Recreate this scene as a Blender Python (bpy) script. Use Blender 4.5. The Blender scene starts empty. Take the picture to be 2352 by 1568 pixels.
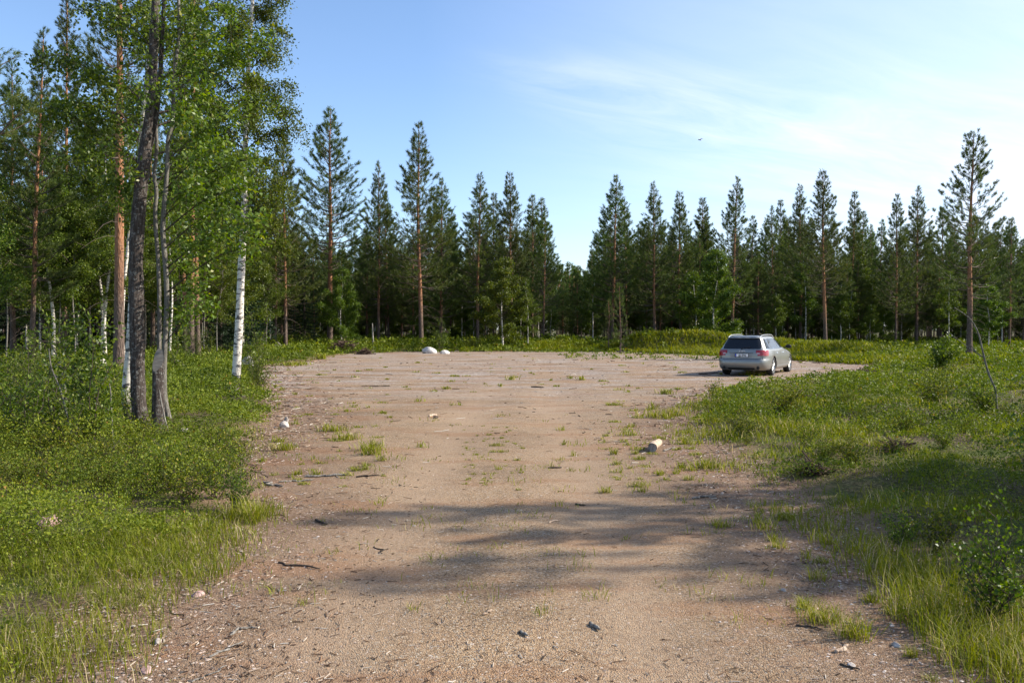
import bpy, bmesh, math, random
import numpy as np
from mathutils import Vector, Matrix
R = math.radians
sc = bpy.context.scene
COL = sc.collection

# ------------------------------------------------------------------ camera, sky, sun, exposure
CAM_H, PITCH, F = 1.65, R(0.82), 1882.0
cd = bpy.data.cameras.new("camera"); cam = bpy.data.objects.new("camera", cd); COL.objects.link(cam)
cam.location = (0, 0, CAM_H); cam.rotation_euler = (R(90) - PITCH, 0, 0)
cd.lens = 28.8; cd.sensor_width = 36; cd.clip_start = 0.05; cd.clip_end = 6000
sc.camera = cam
SUN_AZ, SUN_EL = R(83), R(34)
w = bpy.data.worlds.new("World"); sc.world = w; w.use_nodes = True
nt = w.node_tree; nt.nodes.clear()
out = nt.nodes.new('ShaderNodeOutputWorld'); bg = nt.nodes.new('ShaderNodeBackground')
sky = nt.nodes.new('ShaderNodeTexSky'); sky.sky_type = 'NISHITA'; sky.sun_disc = False
sky.sun_elevation = SUN_EL; sky.sun_rotation = SUN_AZ; sky.altitude = 100
sky.air_density = 1.0; sky.dust_density = 0.6; sky.ozone_density = 4.5
tc = nt.nodes.new('ShaderNodeTexCoord')
# thin cirrus: noise over the sky directions projected on a high flat layer
sep = nt.nodes.new('ShaderNodeSeparateXYZ'); nt.links.new(tc.outputs['Generated'], sep.inputs[0])
def wmath(op, a, b=None, c=None):
    n = nt.nodes.new('ShaderNodeMath'); n.operation = op
    for i, v in enumerate((a, b, c)):
        if v is None: continue
        if isinstance(v, (int, float)): n.inputs[i].default_value = v
        else: nt.links.new(v, n.inputs[i])
    return n.outputs[0]
zz = wmath('ADD', wmath('MAXIMUM', sep.outputs[2], 0.0), 0.10)
cmb = nt.nodes.new('ShaderNodeCombineXYZ')
nt.links.new(wmath('DIVIDE', sep.outputs[0], zz), cmb.inputs[0]); nt.links.new(wmath('DIVIDE', sep.outputs[1], zz), cmb.inputs[1])
U, V_ = wmath('DIVIDE', sep.outputs[0], zz), wmath('DIVIDE', sep.outputs[1], zz)
ca_, sa_ = 0.884, 0.467
al = wmath('ADD', wmath('MULTIPLY', U, ca_), wmath('MULTIPLY', wmath('SUBTRACT', V_, 2.37), sa_))
pe = wmath('SUBTRACT', wmath('MULTIPLY', wmath('SUBTRACT', V_, 2.37), ca_), wmath('MULTIPLY', U, sa_))
c2 = nt.nodes.new('ShaderNodeCombineXYZ'); nt.links.new(wmath('MULTIPLY', al, .75), c2.inputs[0]); nt.links.new(wmath('MULTIPLY', pe, 2.6), c2.inputs[1])
cn = nt.nodes.new('ShaderNodeTexNoise'); cn.inputs['Scale'].default_value = 1.7; cn.inputs['Detail'].default_value = 10; cn.inputs['Roughness'].default_value = 0.62; cn.inputs['Distortion'].default_value = 0.6
nt.links.new(c2.outputs[0], cn.inputs['Vector'])
cr = nt.nodes.new('ShaderNodeValToRGB'); cr.color_ramp.elements[0].position = 0.34; cr.color_ramp.elements[1].position = 0.78
nt.links.new(cn.outputs['Fac'], cr.inputs[0])
wid = wmath('ADD', wmath('MULTIPLY', wmath('MAXIMUM', al, 0.0), .42), .10)
q = wmath('DIVIDE', pe, wid)
band = wmath('POWER', 2.718, wmath('MULTIPLY', wmath('MULTIPLY', q, q), -1.0))
ms_ = nt.nodes.new('ShaderNodeMapRange'); ms_.interpolation_type = 'SMOOTHSTEP'; nt.links.new(al, ms_.inputs[0]); ms_.inputs[1].default_value = -.25; ms_.inputs[2].default_value = .25
band = wmath('MULTIPLY', band, ms_.outputs[0])
side = wmath('MINIMUM', wmath('MAXIMUM', wmath('MULTIPLY_ADD', sep.outputs[0], 1.3, 0.16), 0.03), 1.0)
fac = wmath('MULTIPLY', cr.outputs[0], wmath('ADD', wmath('MULTIPLY', band, .42), wmath('MULTIPLY', side, .16)))
low = wmath('MULTIPLY', wmath('POWER', wmath('SUBTRACT', 1.0, wmath('MAXIMUM', sep.outputs[2], 0.0)), 7.0), .24)
fac = wmath('MINIMUM', wmath('ADD', fac, wmath('ADD', wmath('MULTIPLY', side, .42), low)), 1.0)
mx = nt.nodes.new('ShaderNodeMix'); mx.data_type = 'RGBA'
nt.links.new(fac, mx.inputs[0]); nt.links.new(sky.outputs[0], mx.inputs[6]); mx.inputs[7].default_value = (4.9, 5.15, 5.85, 1)
nt.links.new(mx.outputs[2], bg.inputs[0]); bg.inputs[1].default_value = 0.14
nt.links.new(bg.outputs[0], out.inputs[0])
sd = bpy.data.lights.new("sun", 'SUN'); sun = bpy.data.objects.new("sun", sd); COL.objects.link(sun)
sd.energy = 4.7; sd.angle = R(0.53); sd.color = (1.0, 0.93, 0.82)
sdir = Vector((math.sin(SUN_AZ) * math.cos(SUN_EL), math.cos(SUN_AZ) * math.cos(SUN_EL), math.sin(SUN_EL)))
sun.rotation_euler = sdir.to_track_quat('Z', 'Y').to_euler(); sun.location = sdir * 60
sc.view_settings.view_transform = 'Standard'; sc.view_settings.look = 'None'
sc.view_settings.exposure = 0.8; sc.view_settings.gamma = 1
sc.cycles.max_bounces = 6; sc.cycles.diffuse_bounces = 3; sc.cycles.transmission_bounces = 4; sc.cycles.glossy_bounces = 3
sc.cycles.use_denoising = True; sc.cycles.sample_clamp_indirect = 6

# ------------------------------------------------------------------ helpers
def ray(px, py):
    x, y = (px - 1176) / F, (784 - py) / F
    c, s = math.cos(-PITCH), math.sin(-PITCH)
    return np.array([x, c - s * y, s + c * y])
def gp(px, py, z=0.0):
    d = ray(px, py); t = (z - CAM_H) / d[2]
    return np.array([d[0] * t, d[1] * t, z])
def at(px, py, dist):
    d = ray(px, py); t = dist / d[1]
    return np.array([d[0] * t, dist, CAM_H + d[2] * t])

def tag(o, label=None, cat=None, group=None, kind=None):
    if label: o['label'] = label
    if cat: o['category'] = cat
    if group: o['group'] = group
    if kind: o['kind'] = kind
    return o
def empty(name, loc=(0, 0, 0), rz=0.0):
    o = bpy.data.objects.new(name, None); COL.objects.link(o); o.location = loc; o.rotation_euler = (0, 0, rz)
    o.empty_display_size = 0.2
    return o

_T = {}
def vnoise(x, y, seed=0):
    if seed not in _T: _T[seed] = np.random.RandomState(seed + 99).rand(256, 256)
    T = _T[seed]
    xi = np.floor(x).astype(int); yi = np.floor(y).astype(int); fx = x - xi; fy = y - yi
    fx = fx * fx * (3 - 2 * fx); fy = fy * fy * (3 - 2 * fy)
    a = T[xi & 255, yi & 255]; b = T[(xi + 1) & 255, yi & 255]; c = T[xi & 255, (yi + 1) & 255]; d = T[(xi + 1) & 255, (yi + 1) & 255]
    return (a * (1 - fx) + b * fx) * (1 - fy) + (c * (1 - fx) + d * fx) * fy
def fbm(x, y, seed=0, o=4):
    s = 0; a = 0.5; t = 0
    for k in range(o):
        s = s + a * vnoise(x * 2 ** k + 17.3 * k, y * 2 ** k + 5.1 * k, seed + k); t += a; a *= 0.5
    return s / t
def sstep(a, b, x):
    t = np.clip((x - a) / (b - a), 0, 1); return t * t * (3 - 2 * t)

class Geo:
    def __init__(s): s.v = []; s.f = {}; s.t = []; s.n = 0
    def add(s, v, faces, mat=0, tint=None):
        v = np.asarray(v, dtype=np.float64).reshape(-1, 3); faces = np.asarray(faces, dtype=np.int64)
        if len(v) == 0 or len(faces) == 0: return
        s.v.append(v); s.f.setdefault(faces.shape[1], []).append((faces + s.n, np.full(len(faces), mat, dtype=np.int32)))
        s.t.append(np.full(len(v), 0.5) if tint is None else np.broadcast_to(np.asarray(tint, dtype=float), (len(v),)).copy())
        s.n += len(v)
    def merge(s, g, M=None, scale=1.0, rz=0.0, loc=(0, 0, 0)):
        v = np.concatenate(g.v) * scale
        c, sn = math.cos(rz), math.sin(rz)
        v = np.stack([v[:, 0] * c - v[:, 1] * sn + loc[0], v[:, 0] * sn + v[:, 1] * c + loc[1], v[:, 2] + loc[2]], 1)
        base = s.n; s.v.append(v); s.t.append(np.concatenate(g.t))
        for k, L in g.f.items():
            for fa, ma in L: s.f.setdefault(k, []).append((fa + base, ma))
        s.n += len(v)
    def mesh(s, name, mats, smooth=False):
        me = bpy.data.meshes.new(name)
        v = np.concatenate(s.v).astype(np.float32); me.vertices.add(len(v)); me.vertices.foreach_set('co', v.ravel())
        li, ls, mi, tot = [], [], [], 0
        for k in sorted(s.f):
            fa = np.concatenate([a for a, _ in s.f[k]]); ma = np.concatenate([m for _, m in s.f[k]])
            li.append(fa.ravel()); ls.append(tot + np.arange(len(fa)) * k); mi.append(ma); tot += len(fa) * k
        li = np.concatenate(li).astype(np.int32); ls = np.concatenate(ls).astype(np.int32); mi = np.concatenate(mi)
        me.loops.add(len(li)); me.loops.foreach_set('vertex_index', li)
        me.polygons.add(len(ls)); me.polygons.foreach_set('loop_start', ls)
        me.polygons.foreach_set('material_index', mi)
        if smooth: me.polygons.foreach_set('use_smooth', np.ones(len(ls), dtype=bool))
        a = me.attributes.new('tint', 'FLOAT', 'POINT'); a.data.foreach_set('value', np.concatenate(s.t).astype(np.float32))
        for m in (mats if isinstance(mats, (list, tuple)) else [mats]): me.materials.append(m)
        me.update(); me.validate()
        return me
    def build(s, name, mats, parent=None, smooth=False, loc=(0, 0, 0)):
        o = bpy.data.objects.new(name, s.mesh(name, mats, smooth)); COL.objects.link(o); o.location = loc
        if parent: o.parent = parent
        return o

def nrm(a):
    a = np.asarray(a, float); return a / np.maximum(np.linalg.norm(a, axis=-1, keepdims=True), 1e-9)
def tube(g, path, rad, sides=6, mat=0, tint=None, cap=True, rng=None, rough=0.0):
    P = np.asarray(path, float); n = len(P); rad = np.broadcast_to(np.asarray(rad, float), (n,))
    T = nrm(np.gradient(P, axis=0)); ref = np.array([0.31, 0.95, 0.05]) if abs(T[0][1]) < 0.9 else np.array([1.0, 0, 0.1])
    A = nrm(np.cross(T, ref)); B = np.cross(T, A)
    th = np.arange(sides) / sides * 2 * math.pi
    rr = rad[:, None] * np.ones(sides)[None]
    if rough and rng is not None: rr = rr * (1 + rough * (rng.rand(n, sides) - 0.5))
    V = P[:, None] + rr[..., None] * (np.cos(th)[None, :, None] * A[:, None] + np.sin(th)[None, :, None] * B[:, None])
    i = np.arange(n - 1)[:, None]; j = np.arange(sides)[None]; k = (j + 1) % sides
    Fq = np.stack([i * sides + j + 0 * k, i * sides + k, (i + 1) * sides + k, (i + 1) * sides + j + 0 * k], -1).reshape(-1, 4)
    g.add(V.reshape(-1, 3), Fq, mat, tint)
    if cap:
        m = V[-1].mean(0); g.add(np.vstack([V[-1], m]), [[q, (q + 1) % sides, sides] for q in range(sides)], mat, tint)
def spline(pts, n):
    P = np.asarray(pts, float); t = np.linspace(0, len(P) - 1, n); i = np.clip(t.astype(int), 0, len(P) - 2); f = (t - i)[:, None]
    p0 = P[np.clip(i - 1, 0, None)]; p1 = P[i]; p2 = P[i + 1]; p3 = P[np.clip(i + 2, None, len(P) - 1)]
    return 0.5 * (2 * p1 + (p2 - p0) * f + (2 * p0 - 5 * p1 + 4 * p2 - p3) * f ** 2 + (3 * p1 - p0 - 3 * p2 + p3) * f ** 3)
def leaves(g, C, size, rng, mat=0, aspect=0.62, hang=0.0, tint=None, D=None, spread=1.0, fold=True):
    """pointed leaf blades (rhombs), one per centre, in random attitudes"""
    n = len(C)
    if n == 0: return
    d = rng.normal(size=(n, 3)) * spread
    d[:, 2] -= hang
    if D is not None: d = d + D
    d = nrm(d); q = nrm(rng.normal(size=(n, 3))); s = nrm(np.cross(d, q)); 
    L = (np.asarray(size) * (0.7 + 0.6 * rng.rand(n)))[:, None]; W = L * aspect * 0.5
    u = np.cross(s, d) * (L * 0.07)
    V = np.stack([C, C + d * L * 0.42 + s * W + u, C + d * L, C + d * L * 0.42 - s * W + u], 1)
    idx = np.arange(n)[:, None] * 4
    t = rng.rand(n) if tint is None else tint
    g.add(V.reshape(-1, 3), idx + np.array([[0, 1, 2, 3]]), mat, np.repeat(t, 4))
def tufts(g, P, D, rng, k=6, ln=0.2, wd=0.03, shoot=0.15, mat=0, tint=None, cone=0.75):
    """needle tufts: k needles bundles round a short shoot"""
    n = len(P)
    if n == 0: return
    P = np.repeat(P, k, 0); D = np.repeat(nrm(D), k, 0); m = n * k
    d = nrm(D + rng.normal(size=(m, 3)) * cone); b = P + D * (rng.rand(m, 1) * shoot)
    s = nrm(np.cross(d, rng.normal(size=(m, 3)))) * wd * 0.5
    L = ln * (0.6 + 0.6 * rng.rand(m, 1))
    V = np.stack([b - s * 0.5, b + s, b + d * L], 1)
    t = np.repeat(rng.rand(n) if tint is None else tint, k); t = np.clip(t + 0.15 * (rng.rand(m) - 0.5), 0, 1)
    g.add(V.reshape(-1, 3), np.arange(m * 3).reshape(-1, 3), mat, np.repeat(t, 3))

# ------------------------------------------------------------------ materials
class NM:
    def __init__(s, name):
        s.m = bpy.data.materials.new(name); s.m.use_nodes = True; s.t = s.m.node_tree; s.t.nodes.clear()
        s.out = s.t.nodes.new('ShaderNodeOutputMaterial')
    def n(s, typ, ins=None, **kw):
        nd = s.t.nodes.new(typ)
        for k, v in kw.items(): setattr(nd, k, v)
        for k, v in (ins or {}).items(): s.set(nd.inputs[k], v)
        return nd
    def set(s, inp, v):
        if isinstance(v, bpy.types.NodeSocket): s.t.links.new(v, inp)
        else:
            if isinstance(v, (tuple, list)) and len(v) == 3 and inp.type == 'RGBA': v = (*v, 1)
            inp.default_value = v
    def math(s, op, a, b=0.0, clamp=False):
        nd = s.n('ShaderNodeMath', {0: a, 1: b}, operation=op); nd.use_clamp = clamp; return nd.outputs[0]
    def mix(s, f, a, b): 
        nd = s.n('ShaderNodeMix', data_type='RGBA'); s.set(nd.inputs[0], f); s.set(nd.inputs[6], a); s.set(nd.inputs[7], b); return nd.outputs[2]
    def coord(s, k='Object'): return s.n('ShaderNodeTexCoord').outputs[k]
    def mapping(s, v, scale=(1, 1, 1), rot=(0, 0, 0)): return s.n('ShaderNodeMapping', {'Vector': v, 'Scale': scale, 'Rotation': rot}).outputs[0]
    def noise(s, v, sc_, det=4, rough=0.55, dist=0.0): return s.n('ShaderNodeTexNoise', {'Vector': v, 'Scale': sc_, 'Detail': det, 'Roughness': rough, 'Distortion': dist}).outputs['Fac']
    def ramp(s, f, stops):
        nd = s.n('ShaderNodeValToRGB', {0: f}); r = nd.color_ramp
        while len(r.elements) < len(stops): r.elements.new(0.5)
        for e, (p, c) in zip(r.elements, stops): e.position = p; e.color = (*c, 1) if len(c) == 3 else c
        return nd.outputs[0]
    def attr(s, name='tint'): return s.n('ShaderNodeAttribute', attribute_name=name).outputs['Fac']
    def bump(s, h, strength=0.5, dist=0.02): return s.n('ShaderNodeBump', {'Height': h, 'Strength': strength, 'Distance': dist}).outputs[0]
    def pbr(s, col, rough=0.8, spec=0.3, normal=None, metal=0.0, coat=0.0):
        p = s.n('ShaderNodeBsdfPrincipled', {'Base Color': col, 'Roughness': rough, 'Specular IOR Level': spec, 'Metallic': metal})
        if coat: p.inputs['Coat Weight'].default_value = coat; p.inputs['Coat Roughness'].default_value = 0.04
        if normal is not None: s.set(p.inputs['Normal'], normal)
        return p.outputs[0]
    def done(s, sh): s.t.links.new(sh, s.out.inputs[0]); return s.m
def simple(name, col, rough=0.6, spec=0.4, metal=0.0, coat=0.0):
    m = NM(name); v = m.coord(); n_ = m.noise(v, 14, 3)
    c = m.mix(n_, tuple(x * 0.88 for x in col), tuple(min(1, x * 1.1) for x in col))
    return m.done(m.pbr(c, rough, spec, metal=metal, coat=coat))
def leafmat(name, stops, trans=0.35, rough=0.45, spec=0.35, tboost=1.25):
    m = NM(name); t = m.attr()
    ri = m.n('ShaderNodeObjectInfo').outputs['Random']
    col = m.ramp(t, stops)
    hsv = m.n('ShaderNodeHueSaturation', {'Color': col, 'Value': m.math('MULTIPLY_ADD', ri, 0.3), 'Hue': m.math('MULTIPLY_ADD', ri, 0.03)})
    hsv.inputs['Value'].links[0].from_node.inputs[2].default_value = 0.86
    hsv.inputs['Hue'].links[0].from_node.inputs[2].default_value = 0.488
    col = hsv.outputs[0]
    tr = m.n('ShaderNodeBsdfTranslucent', {'Color': m.mix(1.0, col, m.n('ShaderNodeHueSaturation', {'Color': col, 'Saturation': 1.15, 'Value': tboost}).outputs[0])}).outputs[0]
    ms = m.n('ShaderNodeMixShader', {0: trans, 1: m.pbr(col, rough, spec), 2: tr})
    return m.done(ms.outputs[0])

M = {}
M['needle'] = leafmat('pine_needles', [(0, (.042, .064, .013)), (.5, (.080, .112, .022)), (.85, (.118, .150, .028)), (1, (.16, .155, .036))], 0.28, 0.55, 0.25)
M['spruce'] = leafmat('spruce_needles', [(0, (.012, .026, .010)), (1, (.03, .055, .02))], 0.12, 0.6, 0.2)
M['birch_leaf'] = leafmat('birch_leaves', [(0, (.038, .062, .008)), (.5, (.085, .125, .014)), (.9, (.150, .190, .020)), (1, (.20, .21, .03))], 0.36, 0.45, 0.25)
M['willow_leaf'] = leafmat('willow_leaves', [(0, (.055, .092, .013)), (.5, (.115, .170, .020)), (.93, (.19, .245, .030)), (1, (.29, .27, .04))], 0.40, 0.4, 0.35)
M['shrub_leaf'] = leafmat('shrub_leaves', [(0, (.042, .062, .008)), (.45, (.110, .142, .012)), (.85, (.205, .225, .020)), (.97, (.28, .26, .03)), (1, (.30, .16, .04))], 0.3, 0.55, 0.18)
M['grass'] = leafmat('grass_blades', [(0, (.080, .104, .009)), (.4, (.155, .178, .013)), (.78, (.25, .245, .022)), (.86, (.28, .26, .055)), (.9, (.42, .33, .17)), (1, (.54, .44, .26))], 0.38, 0.55, 0.15)

def bark_pine():
    m = NM('pine_bark'); v = m.coord(); z = m.n('ShaderNodeSeparateXYZ', {0: v}).outputs[2]
    sv = m.mapping(v, (1, 1, .28)); n1 = m.noise(sv, 22, 5, .65); vo = m.n('ShaderNodeTexVoronoi', {'Vector': sv, 'Scale': 26.0}, feature='F1').outputs['Distance']
    low = m.ramp(n1, [(.3, (.06, .045, .036)), (.55, (.15, .108, .085)), (.72, (.24, .175, .135))])
    hi = m.ramp(n1, [(.28, (.15, .066, .034)), (.5, (.34, .16, .080)), (.75, (.46, .27, .16))])
    f = m.math('MULTIPLY', m.math('ADD', m.math('SUBTRACT', z, 3.0), m.math('MULTIPLY', m.noise(v, 1.7, 2), 1.6)), 0.45, True)
    c = m.mix(f, low, hi)
    lw = m.math('GREATER_THAN', m.noise(m.mapping(v, (1, 1, 4)), 5, 3), .66)
    c = m.mix(m.math('MULTIPLY', lw, .7), c, (.06, .045, .035))
    return m.done(m.pbr(c, .9, .15, m.bump(m.math('ADD', n1, vo), .8, .03)))
def bark_birch():
    m = NM('birch_bark'); v = m.coord(); z = m.n('ShaderNodeSeparateXYZ', {0: v}).outputs[2]
    a = m.noise(m.mapping(v, (3.2, 3.2, 9)), 1.4, 5, .68, .5); b = m.noise(m.mapping(v, (6, 6, 60)), 1.4, 3, .6)
    p = m.noise(v, 3.2, 3)
    dark = m.math('MAXIMUM', m.ramp(a, [(.535, (0, 0, 0)), (.565, (1, 1, 1))]), m.math('MULTIPLY', m.ramp(b, [(.62, (0, 0, 0)), (.68, (1, 1, 1))]), .6))
    c = m.mix(p, (.56, .50, .42), (.74, .69, .60)); c = m.mix(dark, c, m.mix(p, (.035, .03, .028), (.13, .12, .11)))
    base = m.math('SUBTRACT', 1.0, m.math('MULTIPLY', m.math('ADD', z, m.math('MULTIPLY', p, -.5)), 4.0), True)
    c = m.mix(m.math('MAXIMUM', base, 0.0, True), c, (.10, .085, .07))
    return m.done(m.pbr(c, .6, .25, m.bump(m.math('ADD', a, dark), .35, .012)))
def bark_grey(name, lo, mid, hi, lichen=.0):
    m = NM(name); v = m.coord(); n1 = m.noise(m.mapping(v, (1, 1, .16)), 34, 6, .68); n2 = m.noise(v, 24, 4, .7)
    c = m.ramp(n1, [(.3, lo), (.52, mid), (.72, hi)])
    if lichen: c = m.mix(m.math('MULTIPLY', m.math('GREATER_THAN', n2, .58), lichen), c, (.36, .36, .33))
    return m.done(m.pbr(c, .92, .12, m.bump(n1, 1.0, .05)))
M['pine_bark'] = bark_pine(); M['birch_bark'] = bark_birch()
M['willow_bark'] = bark_grey('willow_bark', (.026, .021, .018), (.085, .068, .058), (.18, .15, .13), .45)
M['grey_bark'] = bark_grey('grey_bark', (.10, .09, .078), (.20, .18, .15), (.31, .28, .24), .5)
M['twig'] = bark_grey('twig_bark', (.05, .038, .03), (.11, .085, .066), (.19, .16, .13))
M['deadwood'] = bark_grey('dead_wood', (.14, .12, .10), (.33, .30, .26), (.52, .48, .43))
M['slash'] = bark_grey('brown_slash', (.05, .032, .024), (.13, .085, .062), (.22, .16, .12))
M['fresh_wood'] = bark_grey('fresh_wood', (.45, .30, .2), (.66, .5, .37), (.82, .7, .56))
M['limb'] = bark_grey('limb_bark', (.07, .052, .042), (.15, .115, .092), (.26, .21, .17))
def cutmat():
    m = NM('sawn_wood'); v = m.coord(); n1 = m.noise(m.mapping(v, (1, 1, 9)), 9, 4)
    return m.done(m.pbr(m.ramp(n1, [(.3, (.14, .12, .10)), (.7, (.27, .24, .20))]), .85, .1, m.bump(n1, .3, .01)))
M['cut'] = cutmat()
def rockmat(name, a, b, c):
    m = NM(name); v = m.coord(); n1 = m.noise(v, 5, 6, .6); n2 = m.noise(v, 60, 3, .6)
    col = m.ramp(m.math('ADD', m.math('MULTIPLY', n1, .6), m.math('MULTIPLY', n2, .4)), [(.36, a), (.5, b), (.62, c)])
    return m.done(m.pbr(col, .85, .2, m.bump(n1, .6, .05)))
M['rock'] = rockmat('granite', (.2, .17, .15), (.42, .37, .33), (.6, .55, .5))
M['white_rock'] = rockmat('pale_granite', (.35, .32, .29), (.62, .58, .53), (.78, .74, .69))
M['pink_rock'] = rockmat('pink_granite', (.22, .13, .11), (.42, .27, .235), (.52, .40, .36))

def gravel_colour(m, v, e, tr=None, far=None):
    vo = m.n('ShaderNodeTexVoronoi', {'Vector': v, 'Scale': 120.0}, feature='F1'); vr = m.n('ShaderNodeSeparateColor', {0: vo.outputs['Color']})
    vb = m.n('ShaderNodeTexVoronoi', {'Vector': v, 'Scale': 34.0}, feature='F1'); br = m.n('ShaderNodeSeparateColor', {0: vb.outputs['Color']})
    grain = m.ramp(vr.outputs[0], [(0, (.076, .053, .037)), (.22, (.228, .153, .093)), (.55, (.34, .232, .139)), (.82, (.425, .306, .192)), (.95, (.32, .285, .24)), (1, (.59, .515, .41))])
    stone = m.ramp(br.outputs[0], [(0, (.11, .10, .09)), (.3, (.28, .215, .17)), (.7, (.42, .32, .245)), (1, (.58, .52, .46))])
    sf = m.math('GREATER_THAN', br.outputs[1], .93); sf = m.math('MULTIPLY', sf, m.math('LESS_THAN', vb.outputs['Distance'], .42))
    if tr is not None: sf = m.math('MULTIPLY', sf, m.math('SUBTRACT', 1.0, tr))
    c = m.mix(sf, grain, stone)
    big = m.noise(v, .45, 5, .6); mid = m.noise(v, 3.1, 4, .6)
    lf = m.math('MULTIPLY', m.math('ADD', e, m.math('MULTIPLY', m.math('SUBTRACT', mid, .5), 1.8)), 1.0, True)
    litter = m.ramp(m.noise(m.mapping(v, (1, 2.2, 1)), 38, 4, .7), [(.34, (.075, .045, .03)), (.5, (.20, .125, .085)), (.64, (.33, .24, .17)), (.75, (.50, .42, .34))])
    c = m.mix(m.math('MULTIPLY', lf, .85), c, litter)
    tone = m.ramp(m.math('ADD', m.math('MULTIPLY', big, .6), m.math('MULTIPLY', mid, .4)), [(.36, (.66, .62, .58)), (.46, (.90, .88, .85)), (.55, (1.06, 1.03, .98)), (.64, (1.20, 1.14, 1.04))])
    c = m.n('ShaderNodeMix', {0: 1.0, 6: c, 7: tone}, data_type='RGBA', blend_type='MULTIPLY').outputs[2]
    if tr is not None: c = m.mix(m.math('MULTIPLY', tr, .6), c, m.mix(m.noise(v, 60, 3), (.32, .22, .142), (.45, .322, .215)))
    if far is not None:
        st = m.noise(m.mapping(v, (.35, 1.3, 1)), .8, 6, .72); f_ = m.math('MULTIPLY', m.ramp(st, [(.46, (0, 0, 0)), (.56, (1, 1, 1))]), far)
        c = m.mix(m.math('MULTIPLY', f_, .7), c, m.ramp(m.noise(v, 7, 5, .8), [(.38, (.15, .125, .11)), (.5, (.33, .29, .26)), (.62, (.60, .55, .50))]))
        og = m.noise(m.mapping(v, (.4, 1.1, 1)), 1.1, 5, .7); c = m.mix(m.math('MULTIPLY', m.ramp(og, [(.52, (0, 0, 0)), (.60, (1, 1, 1))]), .35), c, (.26, .125, .06))
    h = m.math('ADD', m.math('MULTIPLY', vo.outputs['Distance'], -1.0), m.math('MULTIPLY', sf, .5))
    h = m.math('ADD', h, m.math('MULTIPLY', m.noise(v, 11, 5, .7), 2.4))
    return c, h
def gravelmat():
    m = NM('gravel_surface'); v = m.coord(); c, h = gravel_colour(m, v, m.attr('edge'), m.attr('track'), m.attr('far'))
    return m.done(m.pbr(c, .95, .12, m.bump(h, .7, .010)))
M['gravel'] = gravelmat()
def soilmat():
    m = NM('forest_soil'); v = m.coord(); a = m.noise(v, 1.1, 5, .6); b = m.noise(v, 30, 5, .7); e = m.attr('edge')
    lit = m.ramp(b, [(.34, (.035, .026, .014)), (.5, (.10, .078, .040)), (.66, (.22, .18, .10))])
    moss = m.ramp(b, [(.35, (.035, .046, .010)), (.55, (.085, .105, .02)), (.72, (.15, .16, .04))])
    c = m.mix(m.ramp(a, [(.40, (0, 0, 0)), (.56, (1, 1, 1))]), moss, lit)
    gc, h = gravel_colour(m, v, m.math('ADD', .9, 0.0))
    f = m.math('ADD', m.math('MULTIPLY', e, 1.9), m.math('MULTIPLY', m.math('SUBTRACT', m.noise(v, 2.6, 6, .7), .80), 2.2), True)
    c = m.mix(f, c, gc)
    return m.done(m.pbr(c, .95, .1, m.bump(b, .8, .04)))
M['soil'] = soilmat()
M['plastic'] = simple('white_plastic', (.75, .75, .78), .35, .5)
M['pebble'] = None
def pebmat():
    m = NM('pebbles'); c = m.ramp(m.attr(), [(0, (.07, .065, .06)), (.3, (.22, .17, .14)), (.6, (.42, .31, .24)), (.85, (.46, .35, .28)), (1, (.56, .51, .46))])
    return m.done(m.pbr(c, .85, .2))
M['pebble'] = pebmat()
def chipmat():
    m = NM('wood_chips'); c = m.ramp(m.attr(), [(0, (.045, .03, .022)), (.3, (.16, .09, .055)), (.55, (.33, .2, .12)), (.8, (.45, .37, .29)), (1, (.60, .55, .47))])
    return m.done(m.pbr(c, .85, .15))
M['chips'] = chipmat()

# ------------------------------------------------------------------ the clearing outline and the lie of the land
OUT_PX = [(60, 1900), (200, 1640), (262, 1500), (330, 1410), (420, 1345), (505, 1285), (600, 1200), (600, 1130), (580, 1060), (622, 1005), (668, 938), (640, 900), (612, 868), (606, 848),
          (650, 836), (720, 826), (800, 813), (960, 808), (1250, 806), (1420, 808), (1640, 817), (1850, 830), (2010, 841), (1930, 864), (1850, 876), (1760, 888), (1650, 898), (1590, 912),
          (1568, 940), (1545, 985), (1600, 1035), (1690, 1110), (1800, 1190), (1930, 1270), (2070, 1370), (2190, 1470), (2290, 1570), (2560, 1900)]
POLY = np.array([gp(a, b)[:2] for a, b in OUT_PX])
def sdist(x, y):
    """signed distance to the clearing outline, negative inside"""
    sh = x.shape; x = x.ravel(); y = y.ravel(); best = np.full(x.shape, 1e9); ins = np.zeros(x.shape, bool)
    n = len(POLY)
    for i in range(n):
        ax, ay = POLY[i]; bx, by = POLY[(i + 1) % n]; ex, ey = bx - ax, by - ay
        t = np.clip(((x - ax) * ex + (y - ay) * ey) / (ex * ex + ey * ey), 0, 1)
        best = np.minimum(best, (x - ax - t * ex) ** 2 + (y - ay - t * ey) ** 2)
        c = (ay > y) != (by > y)
        with np.errstate(divide='ignore', invalid='ignore'): xi = ax + (y - ay) * ex / (ey if abs(ey) > 1e-9 else 1e-9)
        ins ^= c & (x < xi)
    return np.where(ins, -np.sqrt(best), np.sqrt(best)).reshape(sh)
def track(x, y):
    xc = -.18 + .12 * np.sin(y * .16) + .035 * (y - 4) * sstep(9, 30, y); w_ = .30 + .012 * y
    return (np.exp(-((np.abs(x - xc) - .82) / w_) ** 2) * (1 - sstep(18, 34, y)) * (.55 + .8 * (fbm(x * .6, y * .3, 97) - .25))).clip(0, 1)
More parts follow.
